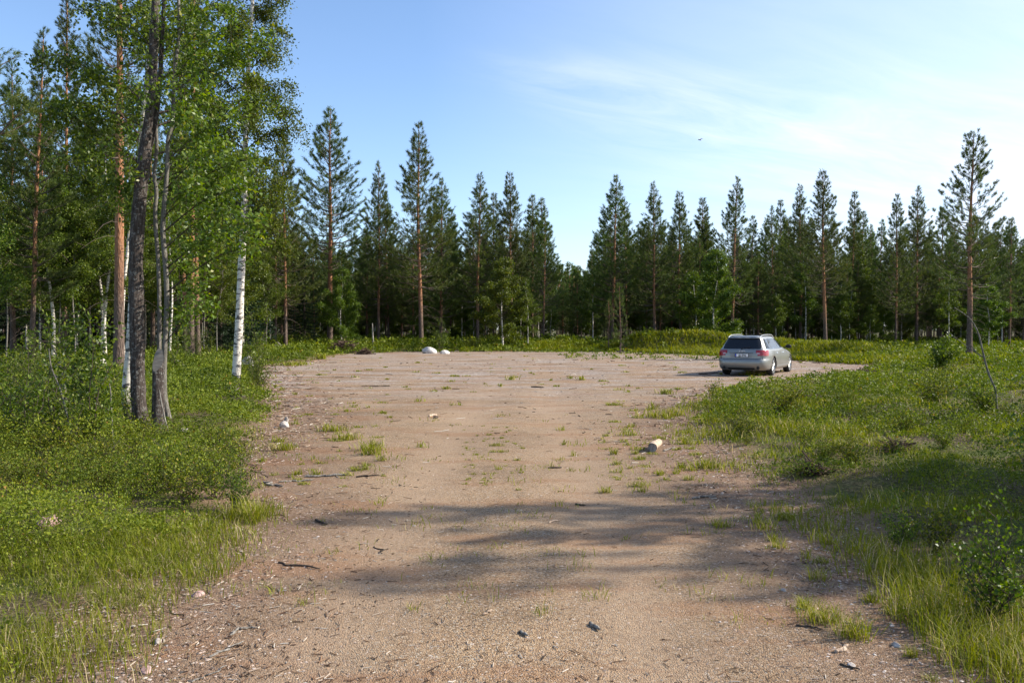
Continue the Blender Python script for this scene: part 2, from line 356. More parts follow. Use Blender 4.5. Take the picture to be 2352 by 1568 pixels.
MOUNDS = [(1435, 61, 2.0, .75), (1480, 62, 2.0, 1.0), (1530, 61, 1.8, .9), (1590, 60, 2.2, 1.15), (1645, 59, 2.0, .8), (1700, 58, 2.4, .7), (1770, 55, 3.0, .7), (1850, 51, 3.0, .6), (1930, 48, 2.6, .5), (2000, 45, 2.4, .5), (1370, 65, 2.0, .35), (1290, 70, 5.0, .6), (1210, 72, 3, .3)]
def height(x, y):
    s = sdist(x, y); off = sstep(0.0, 1.6, s)
    h = off * (0.18 * (fbm(x * .55, y * .55, 3) - .42) + .22 * (fbm(x * .16, y * .16, 9, 3) - .4))
    h = h + off * (.09 + .14 * sstep(0, 2, x) * sstep(38, 28, y)) * (vnoise(x * 1.3, y * 1.3, 14) ** 2)
    for px, d, r, a in MOUNDS:
        cx = (px - 1176) / F * d
        h = h + sstep(.1, 1.8, s) * a * np.exp(-(((x - cx) / (r * .62)) ** 2 + ((y - d) / (r * .9)) ** 2))
    h = h + (1 - off) * .02 * (fbm(x * .5, y * .5, 21, 2) - .5)
    h = h - (1 - off) * .022 * track(x, y)
    ramp_r = sstep(2.5, 7, s) * sstep(0, 3, x) * (1 - sstep(16, 30, y)) * .22
    return h + ramp_r * (1 - sstep(12, 20, x))
def H1(x, y): return float(height(np.array([x]), np.array([y]))[0])
def on(p): return (float(p[0]), float(p[1]), H1(p[0], p[1]))

def axis(lo, hi, dense_lo, dense_hi, step, grow=1.13):
    a = list(np.arange(dense_lo, dense_hi, step)); s = step; t = a[-1]
    while t < hi: s *= grow; t += s; a.append(t)
    s = step; t = a[0]; pre = []
    while t > lo: s *= grow; t -= s; pre.append(t)
    return np.array(pre[::-1] + a)
gx = axis(-3000, 3000, -7, 9.5, .085, 1.035); gy = axis(-40, 3500, 2.6, 14, .085, 1.022)
X, Y = np.meshgrid(gx, gy); S = sdist(X, Y)
Sn = S + (fbm(X * 1.1, Y * 1.1, 31) - .5) * .9 + (vnoise(X * 6, Y * 6, 37) - .5) * .25
Z = height(X, Y)
def grid_faces(keep=None):
    ny, nx = X.shape; i = np.arange(ny - 1)[:, None] * nx; j = np.arange(nx - 1)[None]
    q = np.stack([i + j, i + j + 1, i + j + 1 + nx, i + j + nx], -1).reshape(-1, 4)
    return q if keep is None else q[keep.ravel()]
def grid_obj(name, mat, dz, keep, attrs):
    q = grid_faces(keep); used = np.unique(q); remap = np.full(X.size, -1); remap[used] = np.arange(len(used))
    g = Geo(); g.add(np.stack([X.ravel(), Y.ravel(), (Z + dz).ravel()], 1)[used], remap[q])
    o = g.build(name, mat, smooth=True)
    for k, a in attrs.items():
        at_ = o.data.attributes.new(k, 'FLOAT', 'POINT'); at_.data.foreach_set('value', a.ravel()[used].astype(np.float32))
    return o
edgeG = sstep(-1.7, .1, S) * (1 - .35 * sstep(30, 45, Y)) + .25 * sstep(8, 20, Y) * (X < -2)
edgeG = np.maximum(edgeG, .30 * sstep(14, 30, Y))
farG = sstep(12, 30, Y)
soilE = 1 - sstep(.0, 1.5, Sn)
ground = grid_obj('ground', M['soil'], 0.0, None, {'edge': soilE}); tag(ground, kind='structure')
Si = Sn < 0; fk = (Si[:-1, :-1] | Si[1:, :-1] | Si[:-1, 1:] | Si[1:, 1:]) & (Y[:-1, :-1] < 90) & (Y[:-1, :-1] > -3)
Gy, Gx = np.gradient(Sn); Gx = Gx / np.gradient(X, axis=1); Gy = Gy / np.gradient(Y, axis=0); GG = np.maximum(Gx ** 2 + Gy ** 2, .5)
mv = np.where(Sn > 0, Sn, 0) / GG; lim = np.gradient(X, axis=1)
X = X - np.clip(mv * Gx, -lim, lim); Y = Y - np.clip(mv * Gy, -np.gradient(Y, axis=0), np.gradient(Y, axis=0))
road = grid_obj('gravel_road', M['gravel'], 0.006, fk, {'edge': np.clip(edgeG, 0, 1), 'far': farG, 'track': track(X, Y)}); tag(road, kind='structure')

# ------------------------------------------------------------------ tree generators
def trunk_path(rng, H, lean=(0, 0), wob=.12, n=16):
    z = np.linspace(-.15, H, n); t = z / H
    ph = rng.rand(4) * 6.28
    x = lean[0] * t + wob * (np.sin(t * 5 + ph[0]) * .6 + np.sin(t * 11 + ph[1]) * .25) * t ** .5
    y = lean[1] * t + wob * (np.sin(t * 4.3 + ph[2]) * .6 + np.sin(t * 9 + ph[3]) * .25) * t ** .5
    x[z <= 0] = 0; y[z <= 0] = 0
    return np.stack([x, y, z], 1)
def path_at(P, z): return np.stack([np.interp(z, P[:, 2], P[:, 0]), np.interp(z, P[:, 2], P[:, 1]), z], -1)

def pine_geo(seed, H, zb, Rm, r0, per_m=11, k=6, ln=.2, wd=.034, lean=(0, 0), wob=.12, spacing=.36, nb=5, dead=14, path=None, shape=.8, sides=8):
    rng = np.random.RandomState(seed); tr = Geo(); cr = Geo()
    P = trunk_path(rng, H, lean, wob, 18) if path is None else path
    t = np.clip(P[:, 2] / H, 0, 1); rad = r0 * (1 - t) ** .8 + .012; rad[0] *= 1.3; rad[1] *= 1.08
    tube(tr, P, rad, sides, 0, rng=rng, rough=.12)
    tp, td = [], []
    z = zb
    while z < H - .12:
        u = (z - zb) / (H - zb); env = (1 - u) ** shape * min(1, .78 + u * 2.0)
        for b in range(nb if u < .9 else 4):
            if rng.rand() < .14: continue
            az = rng.rand() * 6.283 if z > zb else rng.rand() * 6.283
            L = Rm * env * (.55 + .6 * rng.rand()) + .10
            el = (8 + 42 * u ** .8 + rng.normal() * 9) * math.pi / 180
            s = np.linspace(0, 1, 5); o0 = path_at(P, z + rng.rand() * .12)
            hx = np.cos(az); hy = np.sin(az)
            rise = L * (math.sin(el) * s + .16 * s ** 2.2 - .10 * np.sin(s * 3.14) * (1 - u))
            run = L * math.cos(el) * s
            bend = rng.normal() * .12 * L * s ** 2
            B = np.stack([o0[0] + hx * run - hy * bend, o0[1] + hy * run + hx * bend, o0[2] + rise], 1)
            tube(tr, B, np.linspace(.012 + .010 * L, .004, 5), 3, 1, cap=False)
            n = max(3, int(L * per_m)); nc = max(1, n // 3)
            sc0 = .26 + .74 * rng.rand(nc) ** .7; sc0[0] = 1.0; ci = rng.randint(0, nc, n); ss = np.clip(sc0[ci] + rng.normal(size=n) * .03, .15, 1)
            c = np.stack([np.interp(ss, s, B[:, i]) for i in range(3)], 1)
            lat = ((rng.rand(nc) - .5) * 2)[ci] * (.38 * L * (1.08 - ss) + .05) + rng.normal(size=n) * .035
            c[:, 0] += -hy * lat; c[:, 1] += hx * lat; c[:, 2] += np.abs(lat) * .12 + rng.normal(size=n) * .04
            d = np.stack([hx * .8 - hy * np.sign(lat) * .55, hy * .8 + hx * np.sign(lat) * .55, .75 + .55 * u + 0 * lat], 1)
            tp.append(c); td.append(d)
        z += spacing * (.75 + .5 * rng.rand()) * (1 - .35 * u)
    # leader
    top = P[-1]; tp.append(np.array([top, top - [0, 0, .15], top - [0, 0, .3]])); td.append(np.array([[0, 0, 1.0]] * 3))
    TP = np.concatenate(tp); TD = np.concatenate(td)
    tufts(cr, TP, TD, rng, k, ln, wd, shoot=ln * .8)
    for i in range(dead):       # bare dead branches under the crown
        zz_ = zb * (.35 + .62 * rng.rand()); o0 = path_at(P, zz_); az = rng.rand() * 6.283; L = .35 + rng.rand() * min(1.5, Rm * .9)
        s = np.linspace(0, 1, 4); B = np.stack([o0[0] + math.cos(az) * L * s, o0[1] + math.sin(az) * L * s, o0[2] + L * (.1 * s - .42 * s ** 2)], 1)
        tube(tr, B, np.linspace(.011, .003, 4), 3, 1, cap=False)
    return tr, cr, TP

def spruce_geo(seed, H):
    rng = np.random.RandomState(seed); tr = Geo(); cr = Geo(); P = trunk_path(rng, H, (0, 0), .05); tube(tr, P, .11 * (1 - P[:, 2].clip(0) / H) + .01, 7, 0)
    tp, td = [], []; z = .5
    while z < H:
        u = z / H; L = 1.5 * (1 - u) ** .9 + .05
        for b in range(6):
            az = rng.rand() * 6.28; n = int(6 + L * 14); s = rng.rand(n); lat = (rng.rand(n) - .5) * .5 * L * (1.1 - s)
            tp.append(np.stack([math.cos(az) * L * s - math.sin(az) * lat, math.sin(az) * L * s + math.cos(az) * lat, z - .32 * L * s + .2 * L * s ** 3 + rng.normal(size=n) * .03], 1))
            td.append(np.stack([math.cos(az) + 0 * s, math.sin(az) + 0 * s, -.3 + 0 * s], 1))
        z += .27
    tufts(cr, np.concatenate(tp), np.concatenate(td), rng, 5, .17, .05, .12)
    return tr, cr

def birch_geo(seed, H, zb, Rm, r0, nl=9000, leaf=.07, limbs=26, lean=(0, 0), wob=.25, path=None, droop=.5, sides=8, shape=.7, el0=58, barkmat=0, clump=.11, bot=.55):
    rng = np.random.RandomState(seed); tr = Geo(); cr = Geo()
    P = trunk_path(rng, H, lean, wob, 18) if path is None else path
    t = np.clip((P[:, 2] - P[0, 2]) / (H - P[0, 2]), 0, 1); rad = r0 * (1 - t) ** .85 + .008; rad[0] *= 1.35
    tube(tr, P, rad, sides, barkmat, rng=rng, rough=.08)
    cs = []; ws = []
    for i in range(limbs):
        u = (i + rng.rand()) / limbs; z = zb + (H - zb) * u * .97; o0 = path_at(P, z); az = i * 2.4 + rng.normal() * .5
        env = (1 - u) ** shape * min(1, bot + u * 1.8); L = Rm * env * (.7 + .5 * rng.rand()) / max(.35, math.cos(R(el0 - 20))) + .15
        el = R(el0 * (.55 + .45 * u) + rng.normal() * 8); s = np.linspace(0, 1, 6)
        rise = L * (math.sin(el) * s - .35 * droop * s ** 2.2); run = L * math.cos(el) * (s + .1 * s * s)
        bx = rng.normal() * .12 * L * np.sin(s * 3)
        B = np.stack([o0[0] + math.cos(az) * run - math.sin(az) * bx, o0[1] + math.sin(az) * run + math.cos(az) * bx, o0[2] + rise], 1)
        tube(tr, B, np.linspace(.007 + .009 * L, .0025, 6), 4, 1, cap=False)
        nt_ = max(4, int(L * 9))
        for j in range(nt_):    # twigs with drooping ends
            q = .2 + .8 * rng.rand() ** .8; b0 = np.array([np.interp(q, s, B[:, a]) for a in range(3)])
            a2 = az + rng.normal() * 1.0; l2 = (.18 + .42 * rng.rand()) * min(1.0, .35 + L * .4); s2 = np.linspace(0, 1, 4)
            T_ = np.stack([b0[0] + math.cos(a2) * l2 * s2, b0[1] + math.sin(a2) * l2 * s2, b0[2] + l2 * (.45 * s2 - (.5 + droop) * s2 ** 2)], 1)
            tube(tr, T_, [.0045, .004, .003, .002], 3, 1, cap=False)
            cs.append(T_); ws.append(l2)
    ws = np.array(ws); cnt = rng.multinomial(nl, ws / ws.sum()); C = []
    for T_, c in zip(cs, cnt):
        if c == 0: continue
        q = rng.rand(c); p = np.stack([np.interp(q, np.linspace(0, 1, 4), T_[:, a]) for a in range(3)], 1); C.append(p + rng.normal(size=(c, 3)) * clump * np.array([1, 1, .8]))
    C = np.concatenate(C); leaves(cr, C, leaf, rng, 0, .68, hang=.5)
    return tr, cr, C

PROTO = {}
def plant(kind, name, geos, mats):
    """prototype data: list of (part name, mesh)"""
    PROTO[kind] = (name, [(pn, g.mesh(pn, mm, sm)) for pn, g, mm, sm in zip(geos[0], geos[1], mats, (True, False))])
SRC = {}
def place(kind, loc, label, cat, group=None, sc_=1.0, rz=0.0, sz=None):
    """first use links the prototype thing with its parts, later uses copy it"""
    if kind not in SRC:
        name, parts = PROTO[kind]; o = empty(name); ch = []
        for pn, me in parts:
            c = bpy.data.objects.new(pn, me); COL.objects.link(c); c.parent = o; ch.append(c)
        SRC[kind] = (o, ch)
    else:
        s0, ch0 = SRC[kind]; o = s0.copy(); COL.objects.link(o)
        if 'group' in o: del o['group']
        for c in ch0:
            d = c.copy(); COL.objects.link(d); d.parent = o
    o.location = loc; o.rotation_euler = (0, 0, rz); o.scale = (sc_, sc_, sz if sz else sc_)
    return tag(o, label, cat, group)
PM = [[M['pine_bark'], M['limb']], [M['needle']]]; BM = [[M['birch_bark'], M['twig']], [M['birch_leaf']]]
# far / edge pines  (height in metres is in the name of the key only)
FP = {}
for i, (seed, H, zb, Rm, r0) in enumerate([(1, 17, 4.6, 3.7, .16), (2, 16, 3.8, 3.3, .14), (3, 15, 3.4, 3.0, .12), (4, 16, 2.8, 3.7, .14), (5, 14, 3.2, 2.6, .10), (6, 18, 5.4, 3.9, .18)]):
    g = pine_geo(seed, H, zb, Rm, r0, per_m=15, k=7, ln=.24, wd=.040, dead=34, nb=6, spacing=.33, shape=.95); FP[i] = H
    plant('P%d' % i, 'pine_tree', (('trunk', 'crown'), (g[0], g[1])), PM)
# young slender pines
g = pine_geo(7, 6, .8, .9, .055, per_m=13, k=6, ln=.19, wd=.035, dead=4); plant('PY', 'young_pine', (('trunk', 'crown'), (g[0], g[1])), PM); FP['Y'] = 6
# the big sparse pine at right
g = pine_geo(8, 13, 3.6, 2.9, .17, per_m=19, k=11, ln=.17, wd=.027, dead=26, spacing=.36, nb=5, shape=.72); plant('PB', 'pine_tree', (('trunk', 'crown'), (g[0], g[1])), PM); FP['B'] = 13
g = spruce_geo(11, 9); plant('SP', 'spruce_tree', (('trunk', 'crown'), g), [[M['twig']], [M['spruce']]]); FP['S'] = 9
FB = {}
for i, (seed, H, zb, Rm, r0, nl, lf) in enumerate([(21, 10, 2.2, 1.7, .07, 9000, .12), (22, 9, 2.8, 1.4, .06, 7500, .12), (23, 8.5, .5, 2.7, .07, 26000, .12), (24, 11, 4, 1.3, .07, 7000, .12)]):
    g = birch_geo(seed, H, zb, Rm, r0, nl, lf, limbs=24, clump=.16); FB[i] = H
    plant('B%d' % i, 'birch_tree', (('trunk', 'crown'), (g[0], g[1])), BM)
# near pines (left group)
for i, (seed, H, zb, Rm, r0, lean) in enumerate([(31, 12.2, 2.6, 1.7, .085, (.55, 0)), (32, 20, 6.0, 2.0, .13, (.3, 0)), (33, 18, 7.0, 2.1, .155, (.25, 0))]):
    g = pine_geo(seed, H, zb, Rm, r0, per_m=26, k=16, ln=.13, wd=.019, lean=lean, dead=30, wob=.06, sides=12, nb=6)
    plant('N%d' % i, 'pine_tree', (('trunk', 'crown'), (g[0], g[1])), PM)
g = pine_geo(38, 9.5, 3.6, 1.75, .09, per_m=38, k=14, ln=.075, wd=.009, dead=0, wob=.05, sides=10); plant('NL', 'pine_tree', (('trunk', 'crown'), (g[0], g[1])), PM)
for i, (seed, H, zb, Rm, r0, nl) in enumerate([(41, 11, 2.6, 2.2, .075, 30000), (42, 12, 3.2, 2.0, .08, 28000)]):
    g = birch_geo(seed, H, zb, Rm, r0, nl, .075, limbs=34, wob=.4, clump=.11); plant('NB%d' % i, 'birch_tree', (('trunk', 'crown'), (g[0], g[1])), BM)

# ------------------------------------------------------------------ trees round the clearing
def tree(kind, Hk, px, d, topy, label, group=None, basepx=None, cat='tree', rz=None, wide=1.0):
    z0 = None; x = ((basepx if basepx else px) - 1176) / F * d; g0 = H1(x, d)
    topz = CAM_H + d * ray(px, topy)[2] / ray(px, topy)[1]
    s = (topz - g0) / Hk; rr = random.Random(px * 7 + int(d)); 
    o = place(kind, (x, d, g0), label, cat, group, s * wide * (0.88 + .26 * rr.random()), rz if rz is not None else rr.random() * 6.28, s)
    o.rotation_euler.x = rr.gauss(0, .014); o.rotation_euler.y = rr.gauss(0, .014); return o
GE = 'pines along the edge of the clearing'
EDGE = [  # kind, px, distance, top y, label
 ('P5', 757, 68, 250, 'tall orange-trunked pine right of the leafy birches, highest of the left edge'),
 ('P2', 655, 60, 312, 'orange-trunked pine with a bare lower trunk just left of the tallest edge pine', ),
 ('P4', 631, 64, 400, 'thin pine with reddish trunk close behind the left birch crown'),
 ('P1', 870, 74, 380, 'dark pine with a pale pointed top right of the gap beside the tall edge pine'),
 ('P2', 893, 78, 452, 'lower pine pressed against the right side of the dark pale-topped pine'),
 ('P0', 968, 67, 285, 'tall bushy pine with orange trunk beside the white boulder'),
 ('P3', 1012, 74, 412, 'pine half hidden by the tall bushy one, its top leaning out to the right'),
 ('P2', 1034, 80, 520, 'low thin pine right of the tall bushy pine'),
 ('P1', 1097, 72, 405, 'narrow dark pine standing left of the bright green birch'),
 ('P4', 1133, 80, 448, 'slender pine seen between the two pointed pines above the bright birch'),
 ('P3', 1178, 74, 398, 'pointed pine with reddish trunk rising behind the bright green birch'),
 ('P4', 1224, 80, 453, 'slim pine right behind the pointed pine over the birch'),
 ('P2', 1248, 72, 495, 'last pine on the left of the low gap in the forest'),
 ('P3', 1405, 74, 406, 'broad pine first on the right of the low gap in the forest'),
 ('P2', 1438, 78, 462, 'pine tucked against the right side of the broad pine by the gap'),
 ('P4', 1362, 92, 575, 'short pine at the right foot of the low gap'),
 ('P1', 1505, 72, 426, 'pine with a shaggy top standing over the grassy mounds'),
 ('P3', 1563, 76, 443, 'even-sided pine between the shaggy-topped pine and the round birch'),
 ('P4', 1620, 86, 458, 'light thin-topped pine above the round dark birch'),
 ('P0', 1681, 72, 410, 'sharp-topped pine rising above the parked car'),
 ('P2', 1722, 78, 500, 'pine to the right of the sharp-topped one, a shoulder lower'),
 ('P1', 1778, 84, 478, 'left one of the twin tops right of the car'),
 ('P4', 1793, 88, 462, 'right one of the twin tops right of the car'),
 ('P1', 1838, 78, 430, 'grey-green pine just left of the widest dark pine'),
 ('P5', 1896, 64, 393, 'widest dark full-crowned pine of the right-hand edge'),
 ('P4', 1950, 82, 445, 'thin airy pine right of the widest dark pine'),
 ('P4', 1977, 86, 490, 'smaller thin pine next after the airy one'),
 ('P2', 2022, 92, 508, 'low distant pine top between the thin pines and the long bare trunk'),
 ('P2', 2057, 74, 450, 'pine on a long straight bare trunk'),
 ('P1', 2105, 78, 434, 'grey-green pine between the long bare trunk and the great sparse pine'),
 ('P4', 2160, 84, 480, 'thin pine half covered by the great sparse pine'),
 ('P1', 2318, 66, 504, 'straggly pine by the right end of the forest edge'),
 ('P3', 2350, 76, 520, 'pine cut by the right end of the view'),
 ('P2', 2272, 88, 545, 'low pine behind the gap right of the great sparse pine'),
 ('P2', 1300, 140, 608, 'tiny far pine top at the left of the low gap'),
 ('P4', 1325, 150, 612, 'tiny far pine top in the middle of the low gap'),
]
for k, px, d, ty, lb in EDGE: tree(k, FP[int(k[1])], px, d, ty, lb, GE)
tree('PB', 13, 2232, 46.5, 307, 'great sparse backlit pine towering over the right side', GE, basepx=2226, rz=1.0)
tree('PY', 6, 1425, 56, 655, 'young slim pine standing in front of the forest left of the mounds', 'young pines in front of the forest')
tree('PY', 6, 1398, 62, 690, 'smaller pale young pine left of the slim young one', 'young pines in front of the forest', rz=2)
tree('SP', 9, 700, 66, 560, 'dark spruce between two orange pine trunks')
tree('B2', 8.5, 1155, 63.5, 588, 'bright green bushy birch in front of the dark pines')
tree('B0', 10, 1212, 66, 640, 'looser birch leaning out right of the bright bushy birch', 'birches on the forest edge')
tree('B2', 8.5, 1640, 66, 568, 'round dark green birch behind the mounds left of the car', 'birches on the forest edge', wide=1.05)
tree('B2', 8.5, 1598, 69, 620, 'narrow birch left of the round dark green birch', 'birches on the forest edge')
tree('B2', 8.5, 785, 64, 610, 'drooping birch in front of the tall left edge pine', 'birches on the forest edge')
tree('B1', 9, 1265, 76, 690, 'small birch under the last pine before the gap', 'birches on the forest edge')
tree('B0', 10, 1850, 76, 560, 'birch showing between the car and the widest pine', 'birches on the forest edge')
tree('B3', 11, 1935, 80, 600, 'pale-stemmed birch behind the widest pine', 'birches on the forest edge')
tree('B1', 9, 2010, 78, 620, 'birch in front of the low distant pine top', 'birches on the forest edge')
tree('B0', 10, 2180, 72, 600, 'birch behind the foot of the great sparse pine', 'birches on the forest edge')
tree('B2', 8.5, 2270, 64, 650, 'bright birch right of the great sparse pine', 'birches on the forest edge')

# trees of the left stand
GL = 'pines of the near left stand'
def nplace(kind, px, py, label, cat='tree', group=None, rz=0.0, s=1.0, d=None):
    p = gp(px, py) if d is None else np.array([(px - 1176) / F * d, d, 0]); return place(kind, on(p), label, cat, group, s, rz)
nplace('N0', 70, 863, 'slim leaning pine farthest left with a ragged crown', group=GL)
nplace('N1', 148, 827, 'tall straight reddish pine between the slim leaning pine and the white double birch', group=GL)
nplace('N2', 272, 876, 'thick orange-barked pine beside the dark willow trunk', group=GL)
nplace('N1', 438, 0, 'middle and thickest of the three clustered orange pines', group=GL, rz=0, d=40, s=1.06)
nplace('N1', 425, 0, 'thin left one of the three clustered orange pines', group=GL, rz=3.0, d=43, s=.85)
nplace('N1', 454, 0, 'right one of the three clustered orange pines', group=GL, rz=4.5, d=42, s=.95)
nplace('NL', -172, 0, 'pine reaching its branches in from beyond the left edge', group=GL, d=9.6)
nplace('NB0', 118, 0, 'white birch between the two left pines', group='white birches of the left stand', d=36, rz=.4)
nplace('NB1', 230, 0, 'left stem of the white double birch behind the orange pine', group='white birches of the left stand', d=38, rz=1.8)
nplace('NB0', 244, 0, 'crooked right stem of the white double birch behind the orange pine', group='white birches of the left stand', d=37, rz=3.3)
nplace('NB1', 288, 0, 'thin white birch stem hugging the right side of the orange pine', group='white birches of the left stand', d=29, rz=5, s=.9)
for i, (seed, H, zb, Rm, nl) in enumerate([(43, 10, 3.4, 2.2, 20000), (44, 9, 2.6, 2.0, 18000)]):
    g = birch_geo(seed, H, zb, Rm, .04, nl, .085, limbs=34, wob=.4, clump=.17); plant('NF%d' % i, 'birch_tree', (('trunk', 'crown'), (g[0], g[1])), [[M['grey_bark'], M['twig']], [M['birch_leaf']]])
for i, (px, d) in enumerate([(10, 33), (-60, 28), (60, 45), (180, 50), (330, 44), (390, 38), (470, 46), (510, 55), (560, 48), (-20, 52), (610, 58), (360, 56), (-140, 40), (90, 58), (290, 52), (205, 40), (140, 38), (660, 66), (170, 36), (500, 44), (90, 42), (380, 47), (560, 62), (620, 70), (460, 50)]):
    place(('NF0', 'NF1', 'B0', 'NF1', 'NF0', 'B3')[i % 6] if i != 3 else 'NB0', on((((px - 1176) / F * d), d)), 'leafy young birch filling the shade of the left stand', 'tree', 'birches inside the left stand', .72 + .2 * ((i * 37) % 10) / 10, i * 1.3)
for i, (px, d, ty) in enumerate([(505, 48, 380), (545, 52, 420), (470, 56, 350), (580, 60, 450), (20, 46, 300), (330, 52, 330), (215, 60, 380), (-60, 44, 330), (95, 54, 360)]):
    tree('SP', 9, px, d, ty, 'dark spruce deep between the trunks of the left stand', 'spruces inside the left stand')
for i, (px, d) in enumerate([(30, 40), (-90, 36), (100, 50), (200, 56), (350, 50), (405, 60), (475, 62), (520, 58), (590, 66), (570, 72), (-20, 60), (255, 62), (310, 70), (140, 68)]):
    place(('P1', 'P2', 'P4', 'P3')[i % 4], on((((px - 1176) / F * d), d)), 'dark pine deep in the left stand', 'tree', 'pines inside the left stand', .9 + .2 * ((i * 53) % 10) / 10, i * 2.1)

# forest interior: individual trees, then the mass beyond
rf = random.Random(5); cnt = 0
def skyline(px):
    if 1262 < px < 1345: return 640
    return 560
pts = []
for i in range(1500):
    d = 76 + 50 * rf.random() ** 1.3; px = rf.uniform(-250, 2600)
    if d < 84 and 1255 < px < 1350: continue
    x = (px - 1176) / F * d
    if any((x - a) ** 2 + (d - b) ** 2 < 1.6 ** 2 for a, b in pts): continue
    if px < 560 and d < 80: continue
    pts.append((x, d))
    kind = rf.choice(['P1', 'P2', 'P2', 'P3', 'P4', 'P4', 'B1', 'B3', 'B0'])
    if kind[0] == 'B' and rf.random() < .35: kind = 'P4'
    Hk = FP[int(kind[1])] if kind[0] == 'P' else FB[int(kind[1])]
    ty = rf.gauss(540, 34)
    if 1255 < px < 1350: ty = rf.uniform(625, 660)
    Hm = d * (757 - ty) / F + 1.6; Hm = min(Hm, 15.5) * (1 if kind[0] == 'P' else .72)
    lb = ('slim dark pine standing inside the forest behind the clearing', 'tree', 'pines inside the forest') if kind[0] == 'P' else ('thin pale-stemmed birch inside the forest behind the clearing', 'tree', 'birches inside the forest')
    place(kind, on((x, d)), *lb, sc_=max(.75, Hm / Hk), rz=rf.random() * 6.28, sz=Hm / Hk); cnt += 1
    if cnt >= 360: break
fm = Geo()
lowp = [pine_geo(60 + i, 13, 1.2, 2.1, .12, per_m=4, k=4, ln=.6, wd=.17, dead=0, spacing=.55, sides=4) for i in range(3)]
for i in range(620):
    d = 118 + 110 * rf.random(); px = rf.uniform(-500, 2850); g = lowp[i % 3]
    s = (d * (757 - rf.gauss(625, 8)) / F + 1.6) / 13; s = min(s, 1.25)
    for gg in g[:2]:
        for L in gg.f.values():
            for a, m_ in L: m_[:] = 0 if gg is g[0] else 1
        fm.merge(gg, scale=s, rz=rf.random() * 6, loc=((px - 1176) / F * d, d, 0))
tag(fm.build('forest', [M['pine_bark'], M['needle']]), kind='stuff')

# ------------------------------------------------------------------ birch by the stumps, white birch behind the willow
def path_px(pts, d):
    return spline(np.array([at(a, b, d if len(q) == 2 else q[2]) for q in pts for a, b in [q[:2]]]), len(pts) * 3)
def custom_tree(name, trunk_pts, d, maker, label):
    P = path_px(trunk_pts, d); P = P[np.argsort(P[:, 2])]; base = P[0].copy(); z0 = H1(base[0], base[1]); base[2] = z0
    P = P - base; P[0, 2] = min(P[0, 2], -.15)
    o = empty(name, base); tag(o, label, 'tree')
    for pn, g, mm, sm in maker(P): g.build(pn, mm, o, sm)
    return o
def mk_birchD(P):
    Hh = P[-1, 2]; g = birch_geo(71, Hh, 3.6, 1.28, .105, 52000, .060, limbs=64, path=P, droop=.95, sides=14, clump=.10, el0=66, bot=.5)
    return [('trunk', g[0], BM[0], True), ('crown', g[1], BM[1], False)]
custom_tree('birch_tree', [(540, 912), (543, 850), (547, 780), (551, 700), (555, 600), (560, 500), (562, 380), (566, 250), (572, 120), (580, 0), (586, -120), (590, -230), (592, -330)], 21, mk_birchD, 'large white birch with black bands growing beside cut stumps at the gravel edge')
def mk_birchW(P):
    g = birch_geo(72, P[-1, 2], 3.2, 1.6, .082, 24000, .058, limbs=40, path=P, droop=.6, sides=12, clump=.10)
    return [('trunk', g[0], BM[0], True), ('crown', g[1], BM[1], False)]
custom_tree('birch_tree', [(304, 985), (291, 925), (293, 870), (301, 780), (307, 640), (315, 500), (323, 380), (330, 260), (340, 160), (346, 60), (352, -60), (360, -200), (366, -320)], 14.2, mk_birchW, 'white birch curving up behind the dark rough willow trunk')

# goat willow: dark furrowed trunk, thin grey stems, broad leaves
def stem(g, pts, wpx, d, sides=8, mat=0, base=None, rough=.1, seed=1):
    P = path_px(pts, d); r = np.interp(np.linspace(0, 1, len(P)), np.linspace(0, 1, len(wpx)), wpx) / F * d / 2
    tube(g, P - base, r, sides, mat, rng=np.random.RandomState(seed), rough=rough); return P
base = gp(330, 1000); base[2] = H1(base[0], base[1]); dW = float(base[1])
wil = empty('willow_tree', base); tag(wil, 'old goat willow with dark furrowed leaning trunk and broad light leaves', 'tree')
g = Geo()
main = [(338, 1010), (328, 985), (319, 930), (316, 860), (315, 780), (313, 700), (312, 620), (314, 540), (322, 450), (331, 370), (336, 320), (342, 270), (350, 200), (351, 100), (355, 20), (360, -80), (362, -200)]
stem(g, main, [54, 40, 34, 32, 32, 31, 31, 30, 30, 28, 23, 19, 17, 16, 14, 12, 9], dW, 16, base=base, rough=.16)
stem(g, [(330, 380), (352, 300), (366, 200), (372, 90), (378, -20), (385, -140)], [16, 13, 11, 10, 8, 6], dW + .15, 8, base=base, seed=3)
stem(g, [(345, 985), (356, 1000), (366, 1006)], [24, 18, 8], dW, 8, base=base, seed=4)
g.build('trunk', M['willow_bark'], wil, True)
rngw = np.random.RandomState(5)
